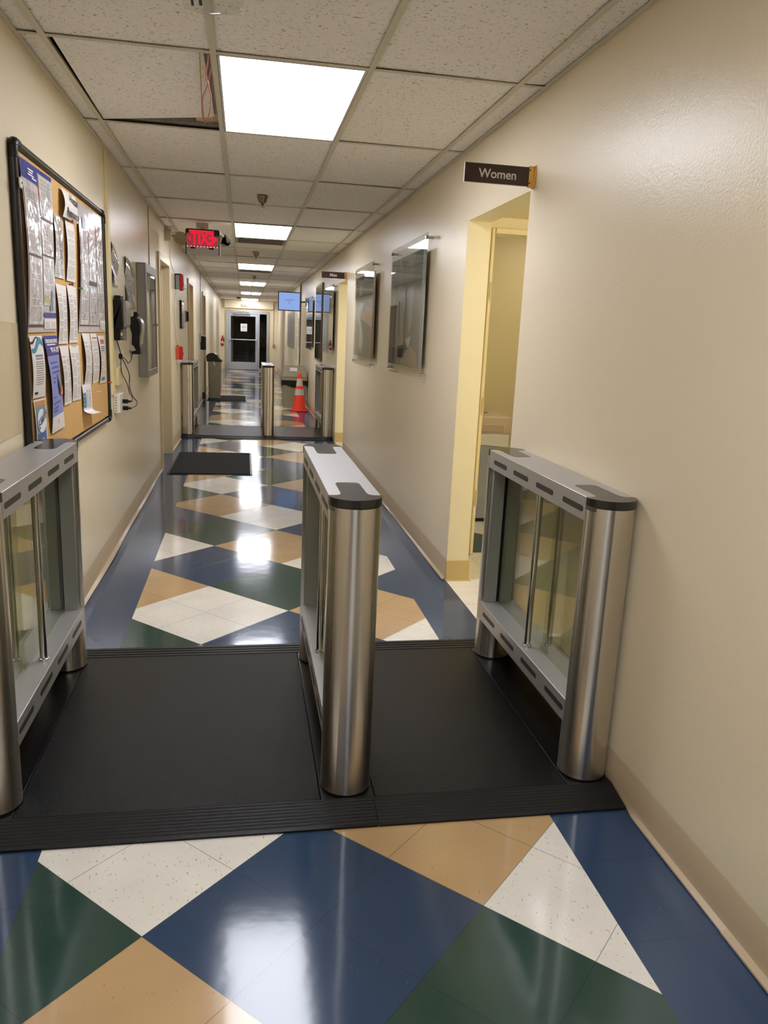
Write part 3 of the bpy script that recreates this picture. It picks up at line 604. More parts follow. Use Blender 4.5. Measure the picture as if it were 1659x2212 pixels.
b = MB(); taper_box(b, -.27, .27, -.27, .27, .72, .86, 1.02, .05); b.build('lid', LIDB, t, bevel=.015, seg=3)
b = MB(); b.box(-.22, .19, -.278, -.26, .73, .80); b.prism(arc(0, 0, .14, 0, 180, 12), .86, .885); b.build('lid_flap', mat('lid_beige_dark', (182, 164, 142), .4), t, bevel=.01)

# ================================================================= NOTICE BOARD
BX = XL + .004
t = thing('notice_board', 'cork notice board with black frame on the left wall covered with notices', 'notice board', (XL, 4.08, 1.465))
y0, y1, z0, z1 = -.905, .915, -.59, .60
b = MB(); b.box(.004, .016, y0 + .02, y1 - .02, z0 + .02, z1 - .02); b.build('cork_panel', mat('cork', (206, 164, 104), .8, bump=.4, bscale=160, var=.12, vscale=90), t)
FRM = mat('black_frame', (26, 24, 23), .3)
b = MB()
for (a, c) in (((y0, z0), (y1, z0)), ((y0, z1), (y1, z1))): b.tube([(.015, a[0] + .02, a[1]), (.015, c[0] - .02, c[1])], .0145, 14)
for yy in (y0, y1): b.tube([(.015, yy, z0 + .02), (.015, yy, z1 - .02)], .016, 14)
b.build('frame', FRM, t)
for yy in (y0, y1):
    for zz in (z0, z1):
        b = MB(); s1 = 1 if yy < 0 else -1; s2 = 1 if zz < 0 else -1
        b.prism([(.0, 0), (.034, 0), (.034, .03), (0, .03)], 0, 1) if 0 else None
        b.tube(smooth_path([(.017, yy, zz + s2 * .055), (.017, yy, zz + s2 * .02), (.017, yy + s1 * .006, zz + s2 * .006), (.017, yy + s1 * .02, zz), (.017, yy + s1 * .055, zz)]), .018, 12); b.build('corner_cap', BLACK, t)
b = MB(); b.lathe([(0, .006), (.018, .004), (.02, 0)], (.036, y0, .46), axis='x', n=18); b.lathe([(.0, .008), (.004, .007), (.004, 0)], (.036, y0, .46), axis='x', n=8, mi=1); b.build('round_bumper', [WHITE, BLACK], t)

def paper(label, q, m_, bulge=.012, off=.0, nu=4, nv=14, curl=0, lean=0, group='papers pinned to the notice board', name='notice', cat='paper', extra=None):
    """q: TL TR BL BR in (y, z) on the board; the sheet bows gently off the cork"""
    (tl, tr, bl_, br_) = q; X0 = XL + .021 + off
    cy, cz = tl[0], tl[1]
    rnd = random.Random(label); ph = rnd.random() * 3; amp = bulge
    def fn(u, v):
        y = (1 - v) * ((1 - u) * bl_[0] + u * br_[0]) + v * ((1 - u) * tl[0] + u * tr[0]); z = (1 - v) * ((1 - u) * bl_[1] + u * br_[1]) + v * ((1 - u) * tl[1] + u * tr[1])
        x = amp * (math.sin(math.pi * v) * (.5 + .5 * math.sin(u * 2.5 + ph))) + lean * (1 - v) ** 2
        if curl and v < .22:
            s_ = (.22 - v) / .22; x += curl * s_ ** 1.5; z += curl * .35 * s_ ** 2
        return (X0 + x - XL, y - cy, z - cz)
    b = MB(); b.grid(fn, nu, nv)
    o = b.build(name, m_); o.location = (XL, cy, cz); o['label'] = label; o['category'] = cat; o['group'] = group
    return o, (lambda u, v, d=.0012: (lambda p: (p[0] + d, p[1], p[2]))(fn(u, v)))
def patch(o, fn, name, u0, u1, v0, v1, m_, d=.001, nu=3, nv=5):
    b = MB(); b.grid(lambda u, v: fn(u0 + (u1 - u0) * u, v0 + (v1 - v0) * v, d), nu, nv); return b.build(name, m_, o)
def onpaper(o, fn, name, body, u, v, size, m_, bold=.001, stretch=1.0, d=.003):
    return write(name, body, size, fn(u, v, d), (0, 1, 0), (0, 0, 1), m_, o, .0002, bold, stretch)
PW = (226, 220, 214)
POST = text_mat('law_poster_print', (214, 208, 206), (92, 84, 92), 1, 46, .10, .42, .16, 30, .62, bumpy=.5)
POST2 = text_mat('law_poster_print_wide', (216, 210, 206), (92, 84, 92), 1, 40, .06, .42, .16, 26, .6, bumpy=.5)
T2 = text_mat('two_column_print', PW, (96, 92, 92), 2, 44, .16, .4, .5, 34, .7); T1 = text_mat('one_column_print', PW, (92, 88, 90), 1, 48, .12, .4, .5, 22, .6)
T2B = text_mat('two_column_short', PW, (104, 100, 100), 2, 36, .30, .4, .5, 30, .65)
INK = mat('printing_ink', (42, 38, 40), .6); MAROON = mat('maroon_rule', (92, 52, 62), .4); DBLUE = mat('header_blue', (52, 66, 150), .2)
WP = mat('white_print', (232, 230, 230), .5)
# big law poster, left
q = [(3.227, 2.026), (3.738, 2.034), (3.224, 1.397), (3.693, 1.399)]
o, fn = paper('large laminated text poster with dark blue header at the left of the notice board', q, mat('laminated_sheet', (205, 198, 200), .12, bump=.4, bscale=8), .016, nu=8, nv=20, name='laminated_poster', cat='poster')
patch(o, fn, 'blue_header', 0, .50, .895, 1, DBLUE); patch(o, fn, 'blue_header', .5, .97, .975, 1, DBLUE)
patch(o, fn, 'red_strip', .44, .52, .83, .895, mat('poster_red', (190, 60, 66), .3))
for (a, c, e, g) in ((.02, .47, .47, .885), (.02, .47, .05, .455), (.52, .97, .72, .965), (.52, .97, .49, .70), (.52, .97, .17, .48)): patch(o, fn, 'text_panel', a, c, e, g, POST if a < .3 else POST2, .002, 4, 8)
for (a, c, v_) in ((.02, .47, .46), (.52, .97, .71), (.52, .97, .485), (0, .5, .04)): patch(o, fn, 'maroon_rule', a, c, v_ - .006, v_ + .006, MAROON, .003, 3, 1)
patch(o, fn, 'blue_band', .52, .97, .095, .125, DBLUE, .003); patch(o, fn, 'yellow_note', .55, .72, .19, .235, mat('note_khaki', (190, 176, 110), .4), .003)
patch(o, fn, 'blue_swirl', .80, .87, .14, .27, mat('swirl_blue', (92, 120, 170), .3), .003); patch(o, fn, 'olive_swirl', .76, .80, .135, .21, mat('swirl_olive', (170, 160, 96), .3), .003)
patch(o, fn, 'text_panel', .52, .97, .02, .085, T2B, .003)
for (a, c, v_) in ((.20, .36, .955), (.22, .34, .940), (.19, .37, .925), (.30, .44, .912)): patch(o, fn, 'header_stroke', a, c, v_, v_ + .009, WP, .003, 3, 1)
# second law poster, right
q = [(4.263, 2.024), (4.93, 2.036), (4.165, 1.395), (4.935, 1.394)]
o, fn = paper('large laminated text poster with small crest at the right end of the notice board', q, mat('laminated_sheet', (205, 198, 200), .12, bump=.4, bscale=8), .02, nu=8, nv=20, name='laminated_poster', cat='poster')
for (a, c, e, g) in ((.03, .33, .06, .80), (.36, .68, .42, .82), (.36, .68, .06, .36), (.71, .98, .13, .90)): patch(o, fn, 'text_panel', a, c, e, g, POST, .002, 4, 8)
patch(o, fn, 'crest', .12, .26, .815, .90, mat('crest_navy', (62, 62, 100), .3), .003); patch(o, fn, 'maroon_rule', .36, .68, .385, .42, MAROON, .003, 3, 1); patch(o, fn, 'maroon_rule', 0, .76, .05, .058, MAROON, .003, 6, 1); patch(o, fn, 'text_panel', .77, .98, .02, .10, T2B, .003)
# Human Resources
q = [(3.885, 2.027), (4.201, 2.031), (3.850, 1.90), (4.18, 1.908)]
o, fn = paper('white sheet headed Human Resource near the top middle of the notice board', q, mat('plain_paper', (222, 216, 210), .6), .02, off=.004, lean=.012)
onpaper(o, fn, 'lettering', 'Human', .58, .70, .050, INK, .0012, 1.25, .004); onpaper(o, fn, 'lettering', 'Resource', .52, .20, .050, INK, .0012, 1.3, .004)
for lab, q, m_, kw in (
    ('glossy single-column notice left of the Human Resource sheet, below the cork gap', [(3.738, 1.90), (3.915, 1.902), (3.705, 1.632), (3.905, 1.632)], text_mat('glossy_notice', (208, 204, 198), (112, 108, 106), 1, 26, .05, .35, .12, 12, .55, bumpy=.6), {}),
    ('narrow notice with red pin directly below the Human Resource sheet', [(3.955, 1.90), (4.151, 1.904), (3.935, 1.63), (4.13, 1.63)], T1, dict(off=.002)),
    ('two-column page below the glossy notice, upper left of the group of four', [(3.715, 1.606), (3.925, 1.602), (3.720, 1.345), (3.905, 1.345)], T2, {}),
    ('two-column page with purple and green pins, upper right of the group of four', [(3.940, 1.609), (4.148, 1.609), (3.940, 1.346), (4.136, 1.346)], T2, {}),
    ('two-column page right of the blue hotline poster, lower left of the group of four', [(3.735, 1.335), (3.915, 1.335), (3.779, 1.067), (3.940, 1.066)], T2, dict(off=.0)),
    ('half-empty page with one narrow text column, lower right of the group of four', [(3.930, 1.337), (4.150, 1.332), (3.955, 1.07), (4.158, 1.065)], text_mat('left_column_print', PW, (104, 100, 100), 2, 40, .12, .4, .5, 30, .6), {}),
    ('two-column page leftmost of the three narrow sheets under the right poster', [(4.239, 1.390), (4.440, 1.388), (4.254, 1.131), (4.452, 1.124)], T2, dict(bulge=.02)),
    ('letter page with reddish heading, middle of the three narrow sheets under the right poster', [(4.455, 1.388), (4.639, 1.386), (4.484, 1.123), (4.664, 1.122)], T1, dict(bulge=.016)),
    ('page with red and blue headings, right of the three narrow sheets under the right poster', [(4.676, 1.374), (4.900, 1.373), (4.690, 1.106), (4.908, 1.102)], T2B, dict(bulge=.016))):
    kw = dict(kw); bu = kw.pop('bulge', .010); o, fn = paper(lab, q, m_, bu, **kw)
    if 'reddish' in lab: patch(o, fn, 'red_heading', .2, .85, .90, .925, mat('heading_red', (190, 90, 80), .5))
    if 'red and blue' in lab:
        patch(o, fn, 'red_heading', .2, .8, .83, .92, mat('heading_red', (200, 96, 92), .5))
        for v_ in (.76, .72, .68): patch(o, fn, 'blue_heading', .15, .85, v_, v_ + .022, mat('heading_blue', (60, 92, 110), .5))
        patch(o, fn, 'blue_logo', .2, .75, .06, .13, mat('heading_blue2', (70, 130, 160), .5))
# swoosh letter
q = [(3.233, 1.385), (3.425, 1.385), (3.240, 1.144), (3.436, 1.140)]
o, fn = paper('white letter with black and teal wave across its top, left side of notice board', q, mat('plain_paper', (222, 216, 210), .6), .012, nu=4)
TEAL = mat('teal_print', (64, 140, 168), .5)
def wave(o, fn, name, fa, fb_, m_, u0=.03, u1=1, d=.0016):
    b = MB(); b.grid(lambda u, v: fn(u0 + (u1 - u0) * u, (1 - v) * fa(u) + v * fb_(u), d), 14, 2); b.build(name, m_, o)
wave(o, fn, 'teal_wave', lambda u: .80 + .075 * math.sin(u * 5.2 - 2.2), lambda u: .885 + .09 * math.sin(u * 5.2 - 2.0), TEAL)
wave(o, fn, 'black_wave', lambda u: .915 + .05 * math.sin(u * 5.5 - 2.2), lambda u: .945 + .04 * math.sin(u * 5.2 - 1.9), INK, 0, .75)
patch(o, fn, 'blue_heading', .22, .82, .665, .70, mat('heading_steel', (120, 140, 175), .5)); patch(o, fn, 'grey_heading', .22, .82, .625, .645, mat('heading_grey', (140, 132, 128), .5))
for k in range(11): patch(o, fn, 'text_line', .2, .82 - (.12 if k == 10 else 0), .58 - k * .036, .591 - k * .036, mat('line_grey', (128, 120, 118), .5), nu=2, nv=1)
patch(o, fn, 'small_logo', .12, .36, .06, .10, INK)
# hotline poster
q = [(3.438, 1.383), (3.690, 1.383), (3.509, .972), (3.755, .975)]
o, fn = paper('tall blue compliance hotline poster with phone number and hand holding phone', q, mat('periwinkle', (132, 142, 205), .4), .020, off=.002, nu=4, nv=20, name='hotline_poster', cat='poster')
patch(o, fn, 'dark_blue_header', 0, 1, .80, 1, mat('hotline_blue', (48, 52, 138), .4)); patch(o, fn, 'white_footer', 0, 1, 0, .17, mat('plain_paper', (222, 216, 210), .6))
patch(o, fn, 'orange_line', 0, .35, .794, .80, mat('orange_line', (235, 130, 90), .4), .002)
onpaper(o, fn, 'lettering', 'COMPLIANCE ADVICE', .46, .945, .021, WP, .001, 1.0); patch(o, fn, 'white_stroke', .12, .78, .905, .917, WP, .002, 3, 1); onpaper(o, fn, 'phone_number', '1-800-641-7271', .60, .853, .030, WP, .001, .92)
for k, (v_, a, c) in enumerate(((.72, .2, .8), (.67, .2, .9), (.62, .2, .95), (.56, .2, .55), (.52, .2, .45), (.36, .2, .42), (.30, .15, .8), (.25, .15, .6), (.215, .15, .5))): patch(o, fn, 'text_line', a, c, v_, v_ + .014, mat('line_indigo', (84, 90, 140), .5), .002, 2, 1)
b = MB(); pts = [(.66, .60), (.72, .585), (.90, .44), (.93, .385), (.78, .37), (.73, .44)]; b.add([fn(u, v, .004) for u, v in pts], [tuple(range(6))]); b.build('phone_picture', mat('phone_brown', (72, 50, 54), .4), o)
b = MB(); pts = [(.86, .50), (1.0, .44), (1.0, .37), (.86, .365), (.80, .39), (.92, .42)]; b.add([fn(min(u, .995), v, .005) for u, v in pts], [tuple(range(6))]); b.build('hand_picture', mat('hand_pink', (220, 138, 128), .4), o)
onpaper(o, fn, 'small_logo', 'i', .5, .10, .03, INK, .0006)
# E-Verify flyer
q = [(3.246, 1.138), (3.440, 1.133), (3.250, .90), (3.436, .90)]
o, fn = paper('white bordered blue and orange E-Verify flyer at the lower left of the notice board', q, mat('plain_paper', (222, 216, 210), .6), .006, name='flyer')
patch(o, fn, 'orange_strip', .06, .92, .89, .97, mat('flyer_orange', (205, 140, 70), .4)); patch(o, fn, 'slate_field', .06, .92, .42, .89, mat('flyer_slate', (120, 148, 165), .4)); patch(o, fn, 'blue_field', .06, .92, .05, .42, mat('flyer_blue', (44, 100, 168), .4)); patch(o, fn, 'orange_square', .45, .72, .12, .33, mat('flyer_orange2', (226, 160, 66), .4), .002)
b = MB(); b.add([fn(.5 + .42 * math.cos(a / 16 * math.pi), .63 + .20 * math.sin(a / 16 * math.pi), .003) for a in range(32)], [tuple(range(32))]); b.build('white_oval', WP, o)
write('lettering', 'E-Verify', .05, fn(.5, .66, .006), (0, .93, .36), (0, -.36, .93), mat('verify_blue', (50, 90, 160), .4), o, .0002, .001, .85)
# brochure
q = [(4.190, 1.134), (4.425, 1.125), (4.195, .970), (4.440, .955)]
o, fn = paper('small brochure with blue picture strip and curled bottom, alone on bare cork', q, mat('plain_white', (228, 226, 228), .5), .006, curl=.05, nv=20, name='brochure', cat='brochure')
for k in range(4): patch(o, fn, 'blue_picture', .02, .28, .28 + k * .12, .385 + k * .12, mat('brochure_blue', (52, 128, 164), .4))
for a in (.36, .66): patch(o, fn, 'text_column', a, a + .22, .24, .84, text_mat('brochure_text', (222, 220, 224), (120, 112, 120), 1, 16, .02, .4, .5, 6, .8), .0015)
# push pins
def pin(y, z, rgb, nm, label):
    t = thing('pushpin', label, 'pushpin', (XL + .034, y, z), 0, 'pushpins on the notice board'); M_ = mat('pin_' + nm, rgb, .25)
    b = MB(); b.lathe([(.0045, .0), (.003, .004), (.003, .012), (.0055, .014), (.0055, .018), (0, .019)], axis='x', n=12); b.build('pin_head', M_, t)
    b = MB(); b.lathe([(.0006, -.014), (.0006, 0)], axis='x', n=6); b.build('pin_needle', CHROME, t)
pin(3.93, 1.613, (70, 40, 120), 'purple', 'purple pushpin between the two upper pages of the four'); pin(4.150, 1.606, (60, 130, 70), 'green', 'green pushpin right of the four text pages'); pin(4.0, 1.90, (220, 60, 40), 'red', 'red pushpin just below the Human Resource sheet')
pin(4.43, 1.128, (230, 190, 60), 'yellow', 'yellow pushpin above the curled brochure'); pin(4.915, 1.10, (200, 60, 50), 'red', 'red pushpin at the right edge of the cork'); pin(4.53, 1.075, (230, 200, 150), 'clear', 'lone clear pushpin in the empty lower cork'); pin(3.925, 1.335, (225, 215, 200), 'clear2', 'clear pushpin between the lower two text pages')

# wall patch left of board
b = MB(); pts = [(2.55, 1.445), (3.165, 1.432), (3.170, 1.20), (3.150, 1.12), (3.162, 1.08), (3.145, 1.03), (2.9, 1.025), (2.5, 1.02)]
b.prism(pts, XL, XL + .0025, axis='x'); tag(b.build('wall_plaque', mat('stained_panel', (218, 202, 170), .15, bump=.4, bscale=5)), 'blank glossy beige plaque on the wall left of the notice board', 'plaque')

# ================================================================= LEFT WALL DEVICES
def dispenser1():
    t = thing('hand_dryer_dispenser', 'large black wall dispenser just right of the notice board', 'dispenser', (XL, 5.42, 1.34), 0, 'black wall dispensers')
    b = MB(); b.prism([(.0, .02), (.0, .25), (.02, .262), (.055, .262), (.068, .25), (.07, .10), (.062, .07), (0.0, .07)][::-1], -.08, .10, axis='y', smooth=False); b.build('body', BLACK, t, bevel=.010, seg=3)
    b = MB(); b.prism([(.07, .255), (.085, .245), (.09, .11), (.080, .085), (.066, .085), (.066, .255)], -.075, .095, axis='y'); b.build('front_window', mat('smoky_window', (126, 122, 112), .18, bump=.8, bscale=30), t, bevel=.004)
    b = MB(); b.box(.0, .045, -.075, .095, 0, .075); b.box(.03, .034, -.0755, -.0745, .02, .05); b.build('battery_base', BLACK, t, bevel=.003)
    b = MB(); b.box(.045, .062, -.06, .095, 0, .072); b.build('side_panel', mat('grey_side', (92, 90, 82), .4), t); b = MB(); b.box(.047, .058, -.0615, -.060, .03, .05); b.build('yellow_sticker', mat('sticker_yellow', (226, 196, 110), .5), t)
    b = MB(); b.box(.01, .05, -.05, .08, .26, .282); b.box(.05, .062, -.03, .0, .27, .276); b.build('top_latch', BLACK, t, bevel=.005)
dispenser1()
def dispenser2():
    t = thing('soap_dispenser', 'curved black and silver dispenser in front of the grey display case', 'dispenser', (XL, 6.14, 1.25), 0, 'black wall dispensers')
    prof = [(.02, .03), (.0, .05), (.0, .24), (.03, .255), (.06, .25), (.078, .235), (.088, .20), (.086, .15), (.074, .10), (.072, .06), (.06, .035)]
    b = MB(); b.prism(prof[::-1], -.06, .07, axis='y', smooth=False); b.build('body', BLACK, t, bevel=.012, seg=3)
    b = MB(); sh = [(.062, .249), (.082, .236), (.096, .20), (.094, .14), (.084, .09), (.080, .05), (.072, .05), (.074, .10), (.084, .15), (.086, .20), (.074, .233), (.058, .242)]
    b.prism(sh, -.062, .074, axis='y', smooth=True); b.build('silver_trim', mat('silver_trim', (176, 172, 162), .25, .7), t)
    b = MB(); b.prism([(-.0, .01), (.02, .0), (.045, .01), (.03, .04), (.015, .05), (.02, .12), (.0, .2)], -.063, -.058, axis='y'); b.build('grey_cheek', mat('grey_cheek', (170, 160, 140), .4), t)
    b = MB(); b.box(.012, .075, -.05, .06, -.02, .04); b.build('battery_base', BLACK, t, bevel=.004)
    b = MB(); b.box(.03, .06, -.03, .04, .25, .285); b.box(.06, .07, -.02, .0, .262, .270); b.build('top_latch', BLACK, t, bevel=.005)
dispenser2()
def dispenser3():
    t = thing('towel_dispenser', 'small black dispenser on the far left wall above the dome-lid trash can', 'dispenser', (XL, 15.85, 1.02), 0, 'black wall dispensers')
    b = MB(); b.box(0, .10, -.1, .1, 0, .26); b.build('body', BLACK, t, bevel=.02, seg=3); b = MB(); b.box(.03, .09, -.08, .06, .24, .275); b.build('clear_lid', mat('silver_trim2', (200, 200, 196), .2, .5), t, bevel=.008)
dispenser3()
b = MB(); b.box(XL, XL + .02, 15.45, 15.6, 1.17, 1.33); tag(b.build('wall_plate', mat('grey_plate', (150, 146, 128), .4), bevel=.003), 'blank grey wall plate left of the far black dispenser', 'wall plate')
b = MB(); b.box(XL, XL + .05, 16.28, 16.40, .03, .16); tag(b.build('door_stop', BLACK, bevel=.004), 'small black block at the foot of the left wall beyond the far turnstile', 'door stop')
# display case
t = thing('display_case', 'grey metal display case with glass door on the left wall', 'display case', (XL + .002, 6.57, 1.03))
GM = mat('grey_metal_case', (146, 142, 132), .38, .35)
b = MB(); b.box(0, .058, 0, .73, 0, .012); b.box(0, .058, 0, .73, .878, .89); b.box(0, .058, 0, .012, .012, .878); b.box(0, .058, .718, .73, .012, .878); b.box(0, .006, .012, .718, .012, .878); b.build('cabinet', GM, t, bevel=.002)
b = MB(); b.box(.058, .070, 0, .05, 0, .89); b.box(.058, .070, .69, .73, 0, .89); b.box(.058, .070, .05, .69, 0, .055); b.box(.058, .070, .05, .69, .82, .89); d_ = b.build('door', GM, t, bevel=.002)
b = MB(); b.box(.062, .065, .05, .69, .055, .82); b.build('pane', ACRYL, d_)
b = MB(); b.lathe([(.009, .0), (.009, .014), (.006, .02), (0, .021)], (.070, .67, .42), axis='x', n=14); b.build('lock', CHROME, d_)
b = MB(); b.grid(lambda u, v: (.026 + .012 * math.sin(u * 9) * math.sin(v * 7), .06 + u * .62, .06 + v * .75), 20, 14); b.build('crumpled_paper', mat('case_paper', (176, 168, 146), .35, bump=1, bscale=9, var=.25, vscale=6), t)
# clear sleeves
for lab, (a, c, z0_, z1_) in (('narrow clear plastic sleeve on the wall above the large black dispenser', (5.345, 5.60, 1.68, 1.95)), ('wide clear plastic sleeve with printed sheet left of the display case', (5.93, 6.42, 1.56, 1.91))):
    t = thing('plastic_sleeve', lab, 'plastic sleeve', (XL, a, z0_), 0, 'clear sleeves on the left wall')
    b = MB(); b.grid(lambda u, v: (.006 + .008 * math.sin(v * 9 + u * 3), u * (c - a), v * (z1_ - z0_)), 6, 14); b.build('clear_cover', mat('shiny_film', (196, 184, 160), .06, bump=.6, bscale=20), t)
    b = MB(); b.grid(lambda u, v: (.0095 + .008 * math.sin((.05 + .6 * v) * 9 + (.1 + .7 * u) * 3), (.1 + .7 * u) * (c - a), (.05 + .6 * v) * (z1_ - z0_)), 6, 12); b.build('printed_sheet', text_mat('sleeve_print', (188, 182, 176), (96, 104, 140), 1, 14, .05, .4, .2, 8, .6), t)
# outlet boxes, plugs and cord
b = MB(); b.box(XL, XL + .028, 5.33, 5.53, 1.050, 1.165); tag(b.build('junction_box', CREAM, bevel=.004), 'cream junction box on the wall above the white power adapter', 'junction box')
t = thing('power_adapter', 'white multi-outlet power adapter on the wall right of the notice board', 'power outlet', (XL, 5.30, .875))
b = MB(); b.box(0, .040, -.02, .16, 0, .125); b.build('body', WHITE, t, bevel=.006)
b = MB()
for k in range(6): b.box(.012, .018, -.0215, -.0195, .015 + k * .017, .021 + k * .017)
b.build('sockets', BLACK, t)
for z, lab in ((.945, 'upper black plug in the white power adapter'), (.900, 'lower black plug in the white power adapter')):
    t = thing('power_plug', lab, 'plug', (XL + .04, 5.40, z), 0, 'black plugs in the power adapter')
    b = MB(); b.box(0, .035, -.014, .014, -.013, .013); b.build('plug_body', BLACK, t, bevel=.003); b = MB(); b.tube([(.035, 0, 0), (.056, 0, 0)], [.009, .005], 10); b.build('strain_relief', BLACK, t)
X_ = XL + .036
wire('electric_cable', [(XL + .02, 5.36, 1.345), (X_, 5.382, 1.271), (X_, 5.42, 1.237), (X_, 5.396, 1.168), (X_, 5.44, 1.122), (X_, 5.66, 1.039), (X_, 5.76, .969), (X_, 5.87, .935), (XL + .08, 5.56, .947), (XL + .096, 5.40, .945)], .0032, BLACK, 'black power cable running from the large dispenser down to the upper plug', 'cable', 'black power cables')
wire('electric_cable', [(XL + .03, 5.98, 1.24), (X_, 5.897, 1.20), (X_, 5.742, 1.18), (X_, 5.61, 1.21), (X_, 5.45, 1.232), (X_ + .01, 5.543, 1.172), (X_ + .01, 5.70, 1.101), (X_ + .01, 5.69, 1.021), (X_ + .01, 5.84, .94), (X_ + .03, 5.88, .905), (XL + .09, 5.70, .893), (XL + .096, 5.40, .900)], .0032, BLACK, 'black power cable looping from the silver-trimmed dispenser to the lower plug', 'cable', 'black power cables')
b = MB(); b.lathe([(.006, -.02), (.013, -.012), (.013, .012), (.006, .02)], (XL + .032, 5.425, 1.236), n=12); tag(b.build('ferrite_bead', BLACK), 'black bead where the two cords meet below the large dispenser', 'cord bead')
# exit sign
def exit_sign():
    t = thing('exit_sign', 'red lit exit sign with two lamp heads hanging under the ceiling, left of second light', 'exit sign', (-.41, 8.3, 0))
    b = MB(); b.box(-.155, .155, -.02, .03, 2.145, 2.222); b.build('battery_housing', mat('sign_grey', (205, 198, 196), .4), t, bevel=.003)
    b = MB(); b.box(-.12, -.07, -.0215, -.019, 2.203, 2.218); b.box(.06, .11, -.0215, -.019, 2.203, 2.218); b.build('housing_slot', BLACK, t)
    b = MB(); b.box(-.165, -.155, -.015, .02, 2.15, 2.385); b.box(.155, .165, -.015, .02, 2.15, 2.385); b.box(-.155, .155, -.015, .02, 2.38, 2.392); b.box(.11, .155, -.012, .01, 2.33, 2.38); b.box(-.155, -.13, -.012, .01, 2.35, 2.38); b.build('frame', mat('sign_brown', (52, 44, 40), .4), t)
    b = MB(); b.box(.165, .172, -.015, .02, 2.145, 2.385); b.build('white_edge', WHITE, t)
    b = MB(); b.box(-.150, .150, -.004, .006, 2.222, 2.375); b.build('red_panel', mat('sign_red_glow', (150, 60, 70), .25, emit=((190, 80, 95), .10)), t)
    RED = mat('sign_letter_red', (230, 10, 50), .3, emit=((255, 5, 40), .42))
    write('lettering', 'EXIT', .165, (-.0, -.0095, 2.302), (1, 0, 0), (0, 0, 1), RED, t, .001, .002, .66, mirror=True)
    for s_ in (-1, 1):
        b = MB(); b.add([(s_ * .142, -.008, 2.300), (s_ * .118, -.008, 2.325), (s_ * .112, -.008, 2.316), (s_ * .127, -.008, 2.300), (s_ * .112, -.008, 2.284), (s_ * .118, -.008, 2.275)], [(0, 1, 2, 3), (0, 3, 4, 5)]); b.build('chevron', RED, t)
    b = MB(); b.box(-.15, .15, -.010, .0, 2.366, 2.376); b.build('red_glow_bar', RED, t)
    for k in range(10):
        b = MB(); b.lathe([(0, -.004), (.004, -.002), (.004, .002), (0, .004)], (-.145 + k * .032, -.012, 2.226), n=8); b.build('red_lamp', mat('led_white_red', (255, 180, 170), .3, emit=((255, 140, 130), 1.2)), t)
    b = MB(); b.box(-.06, .06, -.03, .03, 2.40, 2.452); b.box(-.02, .02, -.01, .01, 2.39, 2.41); b.build('canopy', mat('canopy_cream', (200, 190, 170), .4), t, bevel=.004)
    b = MB(); b.tube([(.165, 0, 2.345), (.19, -.01, 2.34), (.205, 0, 2.335)], .014, 10); b.build('lamp_arm', WHITE, t)
    b = MB(); prof = [(.0, -.045), (.03, -.04), (.052, -.026), (.060, -.012)]; b.lathe(prof, (.218, 0, 2.298), axis='y', n=28); b.build('lamp_lens', ACRYL, t)
    b = MB(); b.lathe([(.062, -.012), (.060, .01), (.045, .035), (.02, .05), (0, .052)], (.218, 0, 2.298), axis='y', n=28); h = b.build('lamp_head', WHITE, t)
    b = MB(); b.lathe([(.058, -.012), (.045, .008), (.02, .022), (0, .026)], (.218, 0, 2.298), axis='y', n=24); b.build('reflector', mat('lamp_reflector', (222, 218, 212), .2), h)
    b = MB(); b.lathe([(.0, -.02), (.03, -.03), (.062, -.04), (.066, -.02), (.064, .06), (.05, .075), (0, .078)], (-.215, .02, 2.292), axis='y', n=28); b.build('lamp_head', mat('lamp_beige', (176, 162, 128), .45), t)
    b = MB(); b.tube([(-.165, 0, 2.33), (-.2, .02, 2.33)], .014, 10); b.build('lamp_arm', mat('lamp_beige', (176, 162, 128), .45), t)
exit_sign()
t = thing('junction_box', 'beige junction box high in the corner left of the exit sign', 'junction box', (XL, 8.95, 2.33)); b = MB(); b.box(0, .07, -.06, .06, 0, .11); b.build('box', mat('lamp_beige', (176, 162, 128), .45), t, bevel=.003); b = MB(); b.tube([(.07, 0, .05), (.09, 0, .055), (.105, 0, .06)], .008, 8); b.build('conduit_nipple', CHROME, t)
wire('alarm_wire', [(XL + .03, 9.05, 2.33), (XL + .012, 9.35, 2.28), (XL + .008, 9.42, 2.2), (XL + .012, 9.5, 2.13), (XL + .02, 9.8, 2.06)], .004, CREAM, 'cream wire from the corner junction box down to the fire alarm strobe', 'wire', 'cream wires on the left wall')
wire('alarm_wire', [(XL + .01, 10.1, 1.87), (XL + .01, 9.98, 1.7), (XL + .01, 9.98, 1.45), (XL + .012, 10.05, 1.3), (XL + .02, 10.12, 1.21)], .006, CREAM, 'cream wire from the strobe down to the red pull station', 'wire', 'cream wires on the left wall')
t = thing('fire_alarm_strobe', 'red fire alarm strobe on grey box high on the left wall', 'fire alarm', (XL, 10.15, 1.89))
b = MB(); b.box(0, .055, -.06, .06, 0, .17); b.build('back_box', mat('box_grey', (140, 138, 138), .4), t, bevel=.003); b = MB(); b.box(-.001, .056, -.062, .062, .165, .178); b.box(-.001, .01, -.062, .062, -.003, .17); b.build('dark_edge', BLACK, t)
REDP = mat('alarm_red', (165, 24, 38), .35); b = MB(); b.prism([(.055, -.02), (.095, -.015), (.105, .05), (.10, .17), (.055, .185)], -.065, .065, axis='y'); b.build('red_front', REDP, t, bevel=.006)
b = MB(); b.lathe([(.0, .042), (.018, .035), (.028, .018), (.03, 0)], (.098, 0, .025), axis='x', n=18); b.build('strobe_lens', mat('strobe_clear', (225, 222, 212), .12), t)
